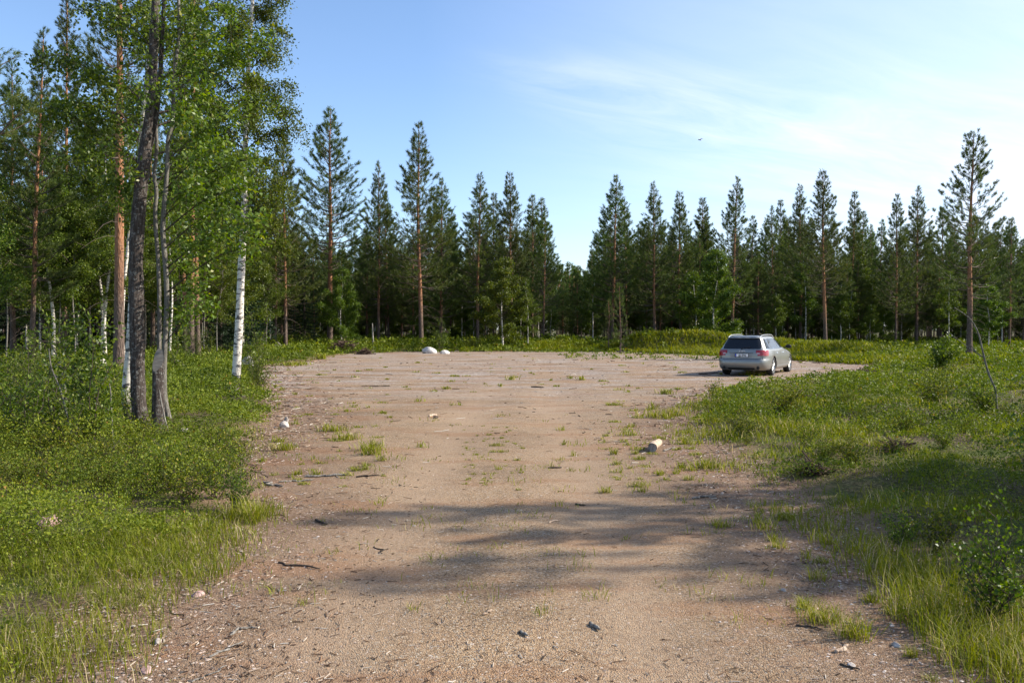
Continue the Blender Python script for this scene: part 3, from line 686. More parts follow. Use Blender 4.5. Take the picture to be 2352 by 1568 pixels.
def leafy_branches(ends, origin_fn, d, per, leaf, base, seed, lo=.35, sc_=.10):
    rg = np.random.RandomState(seed); tg = Geo(); lg = Geo()
    for (ex, ey, ed) in ends:
        o0 = origin_fn(ex, ey); e = at(ex, ey, d + ed); mid = (o0 + e) / 2 + np.array([0, 0, .08]) * np.linalg.norm(e - o0)
        B = spline(np.array([o0, mid, e]), 8) - base; L = np.linalg.norm(e - o0)
        tube(tg, B, np.linspace(.004 + .006 * L, .002, 8), 4, 0, cap=False)
        n = int(per * (.5 + L)); q = lo + (1 - lo) * rg.rand(n) ** .8; c = np.stack([np.interp(q, np.linspace(0, 1, 8), B[:, a]) for a in range(3)], 1)
        nn = 7
        for j in range(nn):
            qq = .3 + .7 * rg.rand(); b0 = np.array([np.interp(qq, np.linspace(0, 1, 8), B[:, a]) for a in range(3)]); e2 = b0 + rg.normal(size=3) * .2 + nrm(e - o0) * .15
            tube(tg, np.array([b0, (b0 + e2) / 2 + [0, 0, .02], e2]), [.004, .003, .002], 3, 0, cap=False)
        c = c + rg.normal(size=(n, 3)) * sc_
        leaves(lg, c, leaf, rg, 0, .5, hang=.15, D=nrm(e - o0) * .6)
    return tg, lg
S2 = [(388, 962), (377, 905), (378, 800), (383, 700), (380, 610), (374, 540), (376, 480), (383, 400), (386, 320), (396, 280), (400, 180), (407, 110), (412, 60), (410, 0), (413, -80), (416, -180)]
S1 = [(372, 948), (366, 850), (366, 700), (363, 600), (356, 500), (359, 440), (354, 400), (360, 340), (356, 240), (361, 100), (364, 0), (368, -120)]
s2P = path_px(S2, dW + .15); s2P = s2P[np.argsort(s2P[:, 2])]; mP = path_px(main, dW); mP = mP[np.argsort(mP[:, 2])]
def origin_on(P):
    def f(ex, ey):
        z = at(ex, ey, dW)[2] - .45 - .2 * abs(at(ex, ey, dW)[0] - P[len(P) // 2, 0]); return path_at(P, max(z, P[0, 2] + .3))
    return f
ends = [(250, 330, .3), (290, 380, -.4), (300, 250, .2), (260, 180, .4), (310, 120, -.3), (270, 60, .3), (380, 30, -.3), (440, 60, .2), (330, 480, .5), (285, 460, .3), (250, 30, 0), (330, 20, .5)]
tg, lg = leafy_branches(ends, origin_on(mP), dW, 110, .072, base, 6)
tg.build('branches', M['twig'], wil); lg.build('crown', M['willow_leaf'], wil)
# the two thin stems: their own clump
b2 = gp(388, 962); b2[2] = H1(b2[0], b2[1]); w2 = empty('willow_tree', b2); tag(w2, 'thin grey willow stem with broad bright leaves right of the sawn stump', 'tree')
g = Geo(); stem(g, S2, [13, 12, 11, 11, 12, 10, 9, 9, 8, 8, 7, 6, 5], dW + .15, 8, base=b2); g.build('trunk', M['grey_bark'], w2, True)
ends = [(600, 505, -.8), (575, 425, -.6), (545, 470, -.3), (500, 545, -.4), (520, 335, -.6), (555, 260, .2), (480, 200, -.5), (440, 130, .3), (565, 130, .2), (470, 300, .4), (455, 420, -.6), (520, 400, .2), (440, 560, .3),
        (590, 360, 0), (500, 80, -.2), (600, 560, -.5), (480, 480, .5), (620, 90, .3), (450, 10, .1), (540, 20, 0), (430, 250, -.6), (470, 640, .1), (430, 700, .2), (480, 700, -.2)]
tg, lg = leafy_branches(ends, origin_on(s2P), dW, 150, .080, b2, 7)
tg.build('branches', M['twig'], w2); lg.build('crown', M['willow_leaf'], w2)
b3 = gp(372, 950); b3[2] = H1(b3[0], b3[1]); w3 = empty('willow_tree', b3); tag(w3, 'thin kinked grey willow stem rising between the dark trunk and the other thin stem', 'tree')
g = Geo(); stem(g, S1, [10, 9, 9, 9, 9, 9, 8, 8, 7, 7, 6, 5], dW + .25, 7, base=b3); g.build('trunk', M['grey_bark'], w3, True)
s1P = path_px(S1, dW + .25); s1P = s1P[np.argsort(s1P[:, 2])]
tg, lg = leafy_branches([(420, 340, .6), (330, 200, -.6), (400, 180, -.5), (300, 300, .4), (410, 450, .5), (390, 60, .3)], origin_on(s1P), dW, 90, .07, b3, 8)
tg.build('branches', M['twig'], w3); lg.build('crown', M['willow_leaf'], w3)

# pines beyond the right of the view whose shade falls over the road
GS = 'pines right of the road that shade it'
g = pine_geo(81, 12, 2.6, 2.3, .13, per_m=26, k=13, ln=.14, wd=.022, dead=10, spacing=.55); plant('SH', 'pine_tree', (('trunk', 'crown'), (g[0], g[1])), PM)
for i, (x, y, s, lb) in enumerate([(16.8, 9.4, 1.03, 'pine shading the road from the right, farthest one'), (16.7, 7.6, 1.0, 'pine shading the road from the right, middle one'), (13.9, 8.4, .78, 'shortest pine beside the road'), (10.2, 8.7, .55, 'young full pine beside the right bushes'), (9.0, 7.5, .5, 'young full pine nearest the road'), (13.6, 7.0, .66, 'leaning pine beside the road bend')]):
    place('SH', on((x, y)), lb, 'tree', GS, s, i * 1.7)

# small broadleaf trees under the forest edge
rf = random.Random(17)
for i in range(140):
    d = rf.uniform(72, 108); px = rf.uniform(600, 2420)
    if 1240 < px < 1370: d = rf.uniform(100, 120)
    x = (px - 1176) / F * d
    place(rf.choice(['B2', 'B0', 'B2', 'B1']), on((x, d)), 'low leafy birch growing under the pines behind the clearing', 'tree', 'low birches under the pines', rf.uniform(.42, .72), rf.random() * 6.28)

# ------------------------------------------------------------------ ground cover (nobody could count it)
rg = np.random.RandomState(77)
def wedge(n, d0, d1, rng, k=.86, pad=2.0, uniform=False):
    """points over the ground, denser near than far"""
    d = np.exp(rng.uniform(math.log(d0), math.log(d1), n)); x = rng.uniform(-1, 1, n) * (k * d + pad)
    return x, d
def shrubfield(x, y): return fbm(x * .42, y * .42, 51, 4)
# grass
n = 680000; x, y = wedge(n, 2.6, 80, rg); s = sdist(x, y) + (fbm(x * 1.1, y * 1.1, 31) - .5) * .9
f1 = fbm(x * .55, y * .55, 61); f2 = fbm(x * 1.9, y * 1.9, 63); sh = shrubfield(x, y)
dens = (.92 * sstep(-.1, .55, s + .5 * (f2 - .5)) + .12 * sstep(-1.1, .1, s + .9 * (f2 - .5))) * (.30 + .9 * sstep(.40, .60, f1 * .6 + f2 * .4))
dens *= np.where(x < 0, 1 - .75 * sstep(8.2, 10, y) * sstep(-.2, .6, s) * (y < 40), 1 - .35 * sstep(.52, .62, sh))
dens = np.where((y > 40) & (s > .1), 1.1 * sstep(76, 60, y) + .2, dens)
dens = np.where((y > 40) & (y < 66) & (x > 3) & (s > .0) & (s < 9), 2.0, dens)
f3 = fbm(x * 1.4, y * 1.4, 65); dens *= np.where(y < 40, .18 + .82 * sstep(.40, .50, f3), 1.0)
keep = rg.rand(n) < dens; x, y, s, f1, f2 = x[keep], y[keep], s[keep], f1[keep], f2[keep]
# sparse blades and clumps on the gravel
m_ = 60000; cx, cy = wedge(520, 4.5, 52, rg, .62, .5); cs = sdist(cx, cy); near_edge = (cs > -2.8) & (cs < .3); mid = (cs <= -2.8)
sel = near_edge | (mid & (rg.rand(520) < .35)) ; cx, cy = cx[sel], cy[sel]
px_t = [(855, 1035, 26, .2), (855, 1045, 22, .2), (1175, 872, 10, .25), (1310, 870, 8, .18), (1335, 873, 9, .2), (735, 825, 12, .4), (1510, 960, 34, .22), (1545, 955, 20, .22), (1530, 905, 16, .2), (1440, 1000, 24, .14), (665, 840, 26, .25), (690, 838, 20, .25),
        (560, 1190, 34, .3), (585, 1200, 22, .28), (765, 990, 26, .16), (800, 1010, 24, .14), (650, 1035, 18, .16), (1580, 1020, 24, .14), (1500, 940, 10, .2), (1890, 1430, 40, .14), (2000, 1385, 14, .1), (1620, 1075, 26, .16), (1140, 1025, 14, .06), (1150, 1040, 14, .06),
        (1120, 1108, 8, .05), (1960, 1465, 34, .16), (1850, 1400, 16, .1), (1655, 1210, 22, .12), (1750, 1215, 26, .15), (1050, 865, 8, .1), (955, 855, 8, .1), (845, 850, 8, .1), (1440, 855, 7, .1), (1760, 857, 14, .16), (1735, 862, 20, .2), (1560, 895, 10, .1)]
for _ in range(70):
    a_, b_ = rg.uniform(1060, 1200), rg.uniform(975, 1130); px_t.append((a_, b_, rg.uniform(2, 7), rg.uniform(.02, .05)))
for _ in range(60):
    a_, b_ = rg.uniform(1380, 1640), rg.uniform(930, 1130); px_t.append((a_, b_, rg.uniform(5, 18), rg.uniform(.04, .11)))
for _ in range(60):
    a_, b_ = rg.uniform(600, 900), rg.uniform(860, 1120); px_t.append((a_, b_, rg.uniform(4, 14), rg.uniform(.04, .10)))
for _ in range(60):
    a_, b_ = rg.uniform(640, 2000), rg.uniform(812, 900); px_t.append((a_, b_, rg.uniform(3, 8), rg.uniform(.05, .12)))
for _ in range(14):
    b_ = rg.uniform(1180, 1568); a_ = 1640 + (b_ - 1150) * 1.42 + rg.uniform(-90, 120); px_t.append((a_, b_, rg.uniform(8, 24), rg.uniform(.05, .13)))
bx, by, bs, bh = [], [], [], []
for a, b in zip(cx, cy):
    k = int(rg.uniform(5, 26)); r = rg.uniform(.02, .11); bx += list(a + rg.normal(size=k) * r); by += list(b + rg.normal(size=k) * r); bh += list(rg.uniform(.04, .11) * (.6 + .8 * rg.rand(k)))
for a, b, r, h in px_t:
    p = gp(a, b); k = int(min(170, 8 + r * 5) * (.35 + rg.rand())); rr = r / F * p[1] * .62; bx += list(p[0] + rg.normal(size=k) * rr); by += list(p[1] + rg.normal(size=k) * rr * .8); bh += list(h * (.5 + .8 * rg.rand(k)))
bx, by, bh = map(np.array, (bx, by, bh))
def blades(x, y, h, wd, lean, t, rng, g, droop=.35):
    n = len(x); z = height(x, y); a = rng.uniform(0, 6.283, n); ld = np.stack([np.cos(a), np.sin(a), 0 * a], 1); b = a + 1.57 + rng.normal(size=n) * .5
    sd_ = np.stack([np.cos(b), np.sin(b), 0 * b], 1) * (wd * .5)[:, None]; o = np.stack([x, y, z - .01], 1)
    up = np.array([0, 0, 1.0]); hh = h[:, None]; ll = lean[:, None]
    m1 = o + up * hh * .55 + ld * hh * ll * .35; m2 = o + up * hh * (1 - droop * ll) + ld * hh * ll
    V = np.stack([o - sd_, o + sd_, m1 + sd_ * .8, m1 - sd_ * .8, m2], 1).reshape(-1, 3); i = np.arange(n)[:, None] * 5; tt = np.repeat(t, 5)
    g.add(V, i + np.array([[0, 1, 2, 3]]), 0, tt)
    g.f.setdefault(3, []).append((g.n - 5 * n + i + np.array([[3, 2, 4]]), np.zeros(n, dtype=np.int32)))
g = Geo(); n = len(x)
tall = sstep(.46, .66, f1 * .5 + f2 * .5)
for a_, b_, r_ in ((430, 1290, 1.0), (200, 1480, .9), (330, 1250, .8), (2200, 1480, .6), (2060, 1340, .55), (2290, 1540, .5), (1680, 930, 1.5), (1980, 1270, .6)):
    q_ = gp(a_, b_); tall = np.maximum(tall, .9 * np.exp(-((x - q_[0]) ** 2 + (y - q_[1]) ** 2) / (.6 * r_) ** 2))
h = (.04 + .11 * tall) * (.55 + .8 * rg.rand(n)) * np.where((y > 40) & (x > 3), 2.0, 1.0) * (1 - .5 * sstep(.5, 0, s))
wd = np.maximum(.0035, .00085 * y) * (.7 + .6 * rg.rand(n))
t = np.clip(.2 + .5 * rg.rand(n) + .9 * (fbm(x * .7, y * .7, 71) - .5) + .14 * (x > 0), 0, .83); dry = rg.rand(n) < .10 + .14 * sstep(.55, .4, f2) + .25 * sstep(.7, 0, s); t = np.where(dry, .86 + .14 * rg.rand(n), t)
lean = .25 + .75 * rg.rand(n) + dry * .9
blades(x, y, np.where(dry, h * .75, h), wd, lean, t, rg, g)
k = len(bx); tt = np.clip(.4 + .45 * rg.rand(k), 0, .84); dr = rg.rand(k) < .2; tt = np.where(dr, .9, tt)
blades(bx, by, bh, np.maximum(.0035, .0009 * by), .3 + .8 * rg.rand(k), tt, rg, g)
tag(g.build('grass', M['grass']), kind='stuff')

# fresh tall grass over the mounds behind the clearing and in thick clumps along the verges
g2 = Geo(); n = 120000; x = rg.uniform(1, 34, n); y = rg.uniform(38, 72, n); s = sdist(x, y); kp = (s > .05) & (s < 8 + 3 * rg.rand(n)) & (x < .62 * y + 3); x, y = x[kp], y[kp]; n = len(x)
blades(x, y, .22 + .30 * rg.rand(n) * (.5 + fbm(x * .8, y * .8, 66)), .035 + .03 * rg.rand(n), .3 + .9 * rg.rand(n), np.clip(.25 + .6 * rg.rand(n) + .7 * (fbm(x * .5, y * .5, 68) - .5), 0, .83), rg, g2)
for a_, b_, r_, k_, h_ in ((2080, 1335, .16, 420, .26), (2150, 1420, .18, 520, .28), (2240, 1500, .22, 700, .26), (2320, 1545, .22, 700, .24), (1985, 1275, .18, 300, .2), (2200, 1360, .24, 360, .24), (2320, 1440, .25, 400, .22), (1900, 1215, .25, 300, .15), (1690, 940, 1.0, 1500, .15), (1620, 1000, .5, 700, .13), (1780, 1010, .5, 600, .2),
                          (1850, 1000, .4, 700, .24), (575, 1185, .16, 420, .16), (470, 1330, .25, 700, .15), (390, 1260, .35, 700, .14), (440, 1240, .3, 600, .14), (150, 1500, .3, 600, .2), (60, 1530, .3, 600, .2), (2020, 960, .5, 600, .22), (1740, 1180, .25, 320, .12), (1640, 1075, .3, 300, .12), (2100, 1180, .35, 400, .18), (1900, 1060, .5, 500, .16)):
    p = gp(a_, b_); xx = p[0] + rg.normal(size=k_) * r_; yy = p[1] + rg.normal(size=k_) * r_; ok = sdist(xx, yy) > -.22; xx, yy = xx[ok], yy[ok]; k_ = len(xx)
    tt = np.clip(.2 + .6 * rg.rand(k_), 0, .83); tt = np.where(rg.rand(k_) < .10, .9 + .1 * rg.rand(k_), tt); blades(xx, yy, h_ * (.5 + .7 * rg.rand(k_)), np.maximum(.004, .0009 * yy), .2 + .7 * rg.rand(k_), tt, rg, g2)
tag(g2.build('grass', M['grass']), kind='stuff')

# low leafy shrubs, bilberry and willow scrub
n = 330000; x, y = wedge(n, 3.0, 100, rg); s = sdist(x, y); sh = shrubfield(x, y)
dens = np.where(x < 0, sstep(.40, .52, sh) * .75 + .1 + .95 * sstep(7.2, 8.4, y) * (.62 + .38 * sstep(.38, .50, sh)), sstep(.47, .54, sh) * .9 + .07)
dens *= sstep(.12, .9, s); dens = np.where((y > 44) & (y < 68) & (x > 3) & (s < 9), .10, dens); dens = np.where(y > 60, .9, dens)
for a_, b_, r_ in ((430, 1290, .7), (100, 1500, .5), (2200, 1480, .5), (1680, 930, 1.2)):
    q_ = gp(a_, b_); dens *= 1 - .7 * np.exp(-((x - q_[0]) ** 2 + (y - q_[1]) ** 2) / r_ ** 2)
kp = rg.rand(n) < dens; x, y, s, sh = x[kp], y[kp], s[kp], sh[kp]; n = len(x)
lump = fbm(x * 1.3, y * 1.3, 81, 3); H_ = (.05 + .42 * sstep(.42, .64, lump) + .12 * (x < 0) * sstep(7.4, 8.6, y)) * (1 + .8 * sstep(50, 75, y)); H_ *= np.where(x < 0, 1.0, .8) * (.45 + .55 * sstep(.2, 1.5, s))
z = height(x, y); per = 5; X5 = np.repeat(x, per); Y5 = np.repeat(y, per); sz = np.maximum(.020, .0026 * Y5) * np.repeat(.65 + .8 * rg.rand(n) ** 1.5, per)
hz = np.repeat(H_, per) * (.25 + .75 * rg.rand(n * per) ** .6); C = np.stack([X5 + rg.normal(size=n * per) * (.02 + .5 * sz), Y5 + rg.normal(size=n * per) * (.02 + .5 * sz), np.repeat(z, per) + hz], 1)
g = Geo(); t = np.clip(np.repeat(.1 + .5 * rg.rand(n) + .9 * (fbm(x * .6, y * .6, 83) - .5), per) + .3 * rg.rand(n * per), 0, 1)
t = np.where(rg.rand(len(t)) < .006, 1.0, np.minimum(t, .95))
leaves(g, C, sz, rg, 0, .62, tint=t, D=np.array([0, 0, .5])); tag(g.build('undergrowth', M['shrub_leaf']), kind='stuff')

# pebbles and small stones
def stones(x, y, r, rng, t, flat=.6, dz=.3):
    n = len(x); base = np.array([[1, 0, 0], [.45, .85, .05], [-.55, .8, 0], [-1, -.05, 0], [-.45, -.85, .05], [.55, -.8, 0], [.1, .1, .8], [-.1, -.1, .6]], float)
    V = base[None] * (1 + .45 * (rng.rand(n, 8, 1) - .5)) + .25 * (rng.rand(n, 8, 3) - .5); V = V * (r[:, None, None]) * np.stack([1 + .5 * rng.rand(n), .75 + .3 * rng.rand(n), np.full(n, flat)], 1)[:, None]
    a = rng.uniform(0, 6.28, n); c, s_ = np.cos(a)[:, None], np.sin(a)[:, None]; vx = V[..., 0] * c - V[..., 1] * s_; vy = V[..., 0] * s_ + V[..., 1] * c
    V = np.stack([vx + x[:, None], vy + y[:, None], V[..., 2] + (height(x, y) + .006 + r * dz * .3)[:, None]], -1).reshape(-1, 3)
    fa = np.array([[0, 1, 6], [1, 2, 6], [2, 7, 6], [2, 3, 7], [3, 4, 7], [4, 5, 7], [5, 6, 7], [5, 0, 6]]); return V, (np.arange(n)[:, None, None] * 8 + fa).reshape(-1, 3), np.repeat(t, 8)
n = 90000; x, y = wedge(n, 2.6, 40, rg, .66, .6); s = sdist(x, y)
kp = (s < .45) & (rg.rand(n) < (.25 + .75 * sstep(-1.3, -.2, s))); x, y, s = x[kp], y[kp], s[kp]; n = len(x)
r = np.maximum(.0035, .00045 * y) * (.7 + 1.6 * rg.rand(n) ** 3) * (1 + .9 * sstep(-1.0, -.1, s) * rg.rand(n)); g = Geo()
V, fa, t = stones(x, y, r, rg, rg.rand(n)); g.add(V, fa, 0, t); tag(g.build('pebbles', M['pebble']), kind='stuff')
# wood chips, bark and needle litter
n = 52000; x, y = wedge(n, 2.6, 45, rg, .66, .6); s = sdist(x, y); q = fbm(x * .9, y * .9, 91)
kp = (s < .6) & (rg.rand(n) < (.045 + .93 * sstep(-1.8, -.35, s) * sstep(.36, .55, q))); x, y = x[kp], y[kp]; n = len(x)
L = np.maximum(.012, .0022 * y) * (.5 + 2.4 * rg.rand(n) ** 3); W = np.maximum(.0018, .00028 * y) * (.7 + 1.2 * rg.rand(n)); a = rg.normal(size=n) * .9 + np.where(rg.rand(n) < .5, 0, 1.57)
dx, dy = np.cos(a), np.sin(a); z = height(x, y) + .009; e = rg.rand(n) * .25 * L
V = np.stack([np.stack([x - dx * L - dy * W, y - dy * L + dx * W, z], 1), np.stack([x - dx * L + dy * W, y - dy * L - dx * W, z], 1), np.stack([x + dx * L + dy * W, y + dy * L - dx * W, z + e], 1), np.stack([x + dx * L - dy * W, y + dy * L + dx * W, z + e], 1),
              np.stack([x - dx * L, y - dy * L, z + W * 1.3], 1), np.stack([x + dx * L, y + dy * L, z + e + W * 1.3], 1)], 1).reshape(-1, 3)
g = Geo(); g.add(V, (np.arange(n)[:, None, None] * 6 + np.array([[0, 1, 2, 3], [1, 4, 5, 2], [4, 0, 3, 5]])).reshape(-1, 4), 0, np.repeat(rg.rand(n) ** 1.35, 6)); tag(g.build('litter', M['chips']), kind='stuff')
# straw lying over the rim of the grass
n = 9000; x, y = wedge(n, 3, 24, rg, .7, .5); s = sdist(x, y); kp = (np.abs(s) < .45) & (rg.rand(n) < .8); x, y = x[kp], y[kp]; n = len(x); g = Geo()
blades(x, y, .05 + 0 * x, np.maximum(.003, .0006 * y), 2.2 + 4 * rg.rand(n), .88 + .12 * rg.rand(n), rg, g, droop=.22); tag(g.build('straw', M['grass']), kind='stuff')

# ------------------------------------------------------------------ car
def mk_car(loc, heading):
    car = empty('parked_car', loc, -heading); tag(car, 'silver estate car parked at the right edge of the gravel, seen from behind', 'car')
    def mt(name, col, rough, metal=0, coat=0, spec=.5):
        m = NM(name); v = m.coord(); c = m.mix(m.noise(v, 3, 4), tuple(a * .93 for a in col), tuple(min(1, a * 1.05) for a in col)); return m.done(m.pbr(c, rough, spec, metal=metal, coat=coat))
    paint = mt('silver_paint', (.27, .272, .255), .38, .55, .5); dark = mt('black_rubber', (.012, .012, .013), .75); glassm = mt('tinted_glass', (.008, .009, .011), .06, 0, 0, .55)
    sglass = mt('side_glass', (.02, .022, .024), .03, 0, 0, .9)
    red = mt('red_lens', (.32, .008, .012), .15, 0, .8); clear = mt('clear_lens', (.6, .42, .42), .15, 0, .8); chrome = mt('chrome_trim', (.7, .7, .7), .15, .95); alloy = mt('alloy_rim', (.62, .62, .60), .3, .6)
    white = mt('plate_white', (.8, .8, .8), .4); blue = mt('plate_blue', (.02, .07, .42), .4); blk = mt('plate_black', (.01, .01, .01), .5); trim = mt('bumper_lower', (.25, .25, .24), .5, .3); under = mt('underbody', (.01, .01, .01), .9)
    ZS = [.20, .26, .34, .44, .54, .585, .62, .66, .74, .82, .89, .93, .955, .98, 1.06, 1.16, 1.26, 1.33, 1.375, 1.405, 1.43, 1.447, 1.455]
    YR = np.interp(ZS, [.20, .26, .34, .44, .54, .585, .62, .74, .89, .955, .98, 1.33, 1.375, 1.405, 1.43, 1.447, 1.455], [-2.22, -2.38, -2.445, -2.465, -2.465, -2.44, -2.405, -2.405, -2.375, -2.335, -2.30, -2.04, -2.06, -2.02, -1.75, -1.3, -.9])
    YF = np.interp(ZS, [.20, .34, .54, .66, .74, .82, .89, .93, .955, .98, 1.33, 1.375, 1.405, 1.43, 1.447, 1.455], [2.33, 2.45, 2.465, 2.40, 2.2, 1.85, 1.45, 1.2, 1.02, .92, .24, .12, .02, -.2, -.42, -.6])
    WW = np.interp(ZS, [.20, .26, .34, .54, .66, .82, .89, .93, .955, .98, 1.33, 1.375, 1.405, 1.43, 1.447, 1.455], [.84, .89, .915, .925, .927, .912, .893, .872, .83, .80, .625, .585, .54, .45, .33, .2])
    def par(z): return [float(np.interp(z, ZS, A)) for A in (YR, YF, WW)]
    def pt(z, t, off=0.0):
        yr, yf, wd = par(z); yc, hl = (yr + yf) / 2, (yf - yr) / 2; c, s = math.cos(t), math.sin(t); n_ = 7.0 if s < 0 else 5.0
        if z > .95: n_ = 9 if s < 0 else 7
        x_ = wd * math.copysign(abs(c) ** (2 / n_), c); y_ = yc + hl * math.copysign(abs(s) ** (2 / n_), s); d = Vector((x_ / wd, ((y_ - yc) / hl) ** 7, 0))
        if d.length > 0: d.normalize()
        return (x_ + d.x * off, y_ + d.y * off, z + (0 if z < .95 else off * .4))
    def t_for(z, x=None, y=None):
        best = None
        for i in range(721):     # right rear quadrant
            t = -math.pi / 2 + i / 720 * math.pi / 2; p = pt(z, t); e = abs(p[0] - x) if x is not None else abs(p[1] - y)
            if best is None or e < best[0]: best = (e, t)
        return best[1]
    ND = 96; TT = []
    for i in range(ND):
        t = 2 * math.pi * i / ND; TT.append(t)
    ex = [-math.pi / 2 + d for d in (-.5, -.35, -.22, -.12, -.05, .05, .12, .22, .35, .5)] + [-d for d in (.02, .05, .1)] + [-math.pi + d for d in (.02, .05, .1)]
    TT = sorted(set([round(t % (2 * math.pi), 5) for t in TT + ex])); ND = len(TT)
    g = Geo(); V = [pt(z, t) for z in ZS for t in TT]; fq = [[a * ND + i, a * ND + (i + 1) % ND, (a + 1) * ND + (i + 1) % ND, (a + 1) * ND + i] for a in range(len(ZS) - 1) for i in range(ND)]
    nV = len(V); V += [(0, 0, ZS[0]), (0, -.75, ZS[-1] + .003)]
    tri = [[(i + 1) % ND, i, nV] for i in range(ND)] + [[(len(ZS) - 1) * ND + i, (len(ZS) - 1) * ND + (i + 1) % ND, nV + 1] for i in range(ND)]
    g.add(V, fq, 0); g.f.setdefault(3, []).append((np.array(tri), np.zeros(len(tri), dtype=np.int32)))
    body = g.build('body', [paint, under], car, True)
    YW = (-1.36, 1.485)
    for sx in (-1, 1):          # wheel housings cut out of the sides
        for yw in YW:
            bm = bmesh.new(); bmesh.ops.create_cone(bm, cap_ends=True, segments=36, radius1=.365, radius2=.365, depth=.5, matrix=Matrix.Translation((sx * .86, yw, .33)) @ Matrix.Rotation(math.pi / 2, 4, 'Y'))
            me = bpy.data.meshes.new('housing'); bm.to_mesh(me); bm.free(); me.materials.append(under); cu = bpy.data.objects.new('housing', me); COL.objects.link(cu)
            cu.parent = car; md = body.modifiers.new('b', 'BOOLEAN'); md.object = cu; md.operation = 'DIFFERENCE'; md.solver = 'EXACT'; md.material_mode = 'TRANSFER'
            dg = bpy.context.evaluated_depsgraph_get(); nm = bpy.data.meshes.new_from_object(body.evaluated_get(dg)); body.modifiers.clear(); body.data = nm; bpy.data.objects.remove(cu)
    def patch(name, fn, nu, nv, mat, parent=car, smooth=True):
        gg = Geo(); P = [fn(u / nu, v / nv) for v in range(nv + 1) for u in range(nu + 1)]
        gg.add(P, [[v * (nu + 1) + u, v * (nu + 1) + u + 1, (v + 1) * (nu + 1) + u + 1, (v + 1) * (nu + 1) + u] for v in range(nv) for u in range(nu)]); return gg.build(name, mat, parent, smooth)
    def rear(x, z, off=.006):
        t = t_for(z, x=abs(x)); p = pt(z, t, off); return (math.copysign(p[0], x) if abs(x) > 1e-3 else 0.0, p[1], p[2])
    def side(y, z, sx, off=.006):
        yr, yf, wd = par(z); yc, hl = (yr + yf) / 2, (yf - yr) / 2; n_ = (9 if z > .95 else 7.0) if y < yc else (7 if z > .95 else 5)
        return (sx * (wd * max(0, 1 - abs((y - yc) / hl) ** n_) ** (1 / n_) + off), y, z)
    rw = patch('rear_window', lambda u, v: rear((u * 2 - 1) * (.70 - .13 * v - .05 * (1 - v) ** 6), .965 + .365 * v), 16, 8, glassm)
    gw = Geo(); tube(gw, [rear(.0, .97, .02), rear(.12, 1.0, .025), rear(.30, 1.03, .02)], .008, 5); tube(gw, [rear(0, .955, .0), rear(0, .965, .035)], .02, 8); gw.build('rear_wiper', dark, rw, True)
    patch('spoiler', lambda u, v: (lambda p: (p[0], p[1] - .04 * (1 - v), p[2]))(rear((u * 2 - 1) * (.56 - .02 * v), 1.345 + .03 * v)), 14, 3, paint)
    for sx in (-1, 1):
        for nm_, yb0, yb1, yt0, yt1, zt in (('quarter_window', -2.02, -1.36, -1.82, -1.34, 1.315), ('door_window', -1.30, -.36, -1.28, -.34, 1.335), ('door_window', -.29, .70, -.27, .24, 1.32)):
            patch(nm_, lambda u, v: side((yb0 + (yb1 - yb0) * u) * (1 - v) + (yt0 + (yt1 - yt0) * u) * v, .985 + (zt - .985) * v, sx), 8, 6, sglass)
        patch('window_trim', lambda u, v: side(-2.05 + 2.85 * u, .962 + .02 * v, sx, .009), 24, 1, chrome)
        patch('sill_trim', lambda u, v: side(-.98 + 2.08 * u, .30 + .07 * v, sx, .012), 12, 2, trim)
        for yh in (-.98, .02):
            patch('door_handle', lambda u, v: side(yh + .2 * u, .80 + .028 * v, sx, .03 * math.sin(math.pi * u) + .006), 6, 2, chrome)
        for yh, za, zb in ((-1.33, .62, .95), (-.325, .30, .95), (.80, .30, .90)):
            patch('door_seam', lambda u, v: side(yh + .010 * u, za + (zb - za) * v, sx, .004), 1, 10, dark)
        t0, t1 = {}, {}
        def lamp(u, v, lo=.725, hi=.925):
            z = lo + (hi - lo) * v; ta = t_for(z, x=.50 if v > .35 else .56); tb = t_for(z, y=-2.02 - .05 * (1 - v)); p = pt(z, ta + (tb - ta) * u, .014); return (sx * p[0], p[1], p[2])
        tl = patch('tail_light', lamp, 22, 6, red)
        patch('reverse_lens', lambda u, v: rear(sx * (.53 + .10 * u), .79 + .035 * v, .020), 4, 2, clear, tl)
        rg_ = Geo(); zr = np.array([1.375, 1.43, 1.462, 1.475, 1.475, 1.465, 1.43, 1.37]); yr_ = np.array([-2.0, -1.84, -1.55, -1.1, -.6, -.2, .02, .16]); xr = np.array([.56, .555, .55, .55, .55, .545, .545, .55])
        tube(rg_, spline(np.stack([xr * sx, yr_, zr - .012], 1), 24), .014, 8); rg_.build('roof_rail', alloy, car, True)
        bm = bmesh.new(); bmesh.ops.create_uvsphere(bm, u_segments=14, v_segments=8, radius=1, matrix=Matrix.Translation((sx * .99, .72, 1.015)) @ Matrix.Diagonal((.115, .055, .075, 1)))
        bmesh.ops.create_cube(bm, size=1, matrix=Matrix.Translation((sx * .87, .74, .975)) @ Matrix.Diagonal((.14, .03, .03, 1)))
        me = bpy.data.meshes.new('side_mirror'); bm.to_mesh(me); bm.free(); me.materials.append(paint if sx < 0 else dark); mo = bpy.data.objects.new('side_mirror', me); COL.objects.link(mo); mo.parent = car
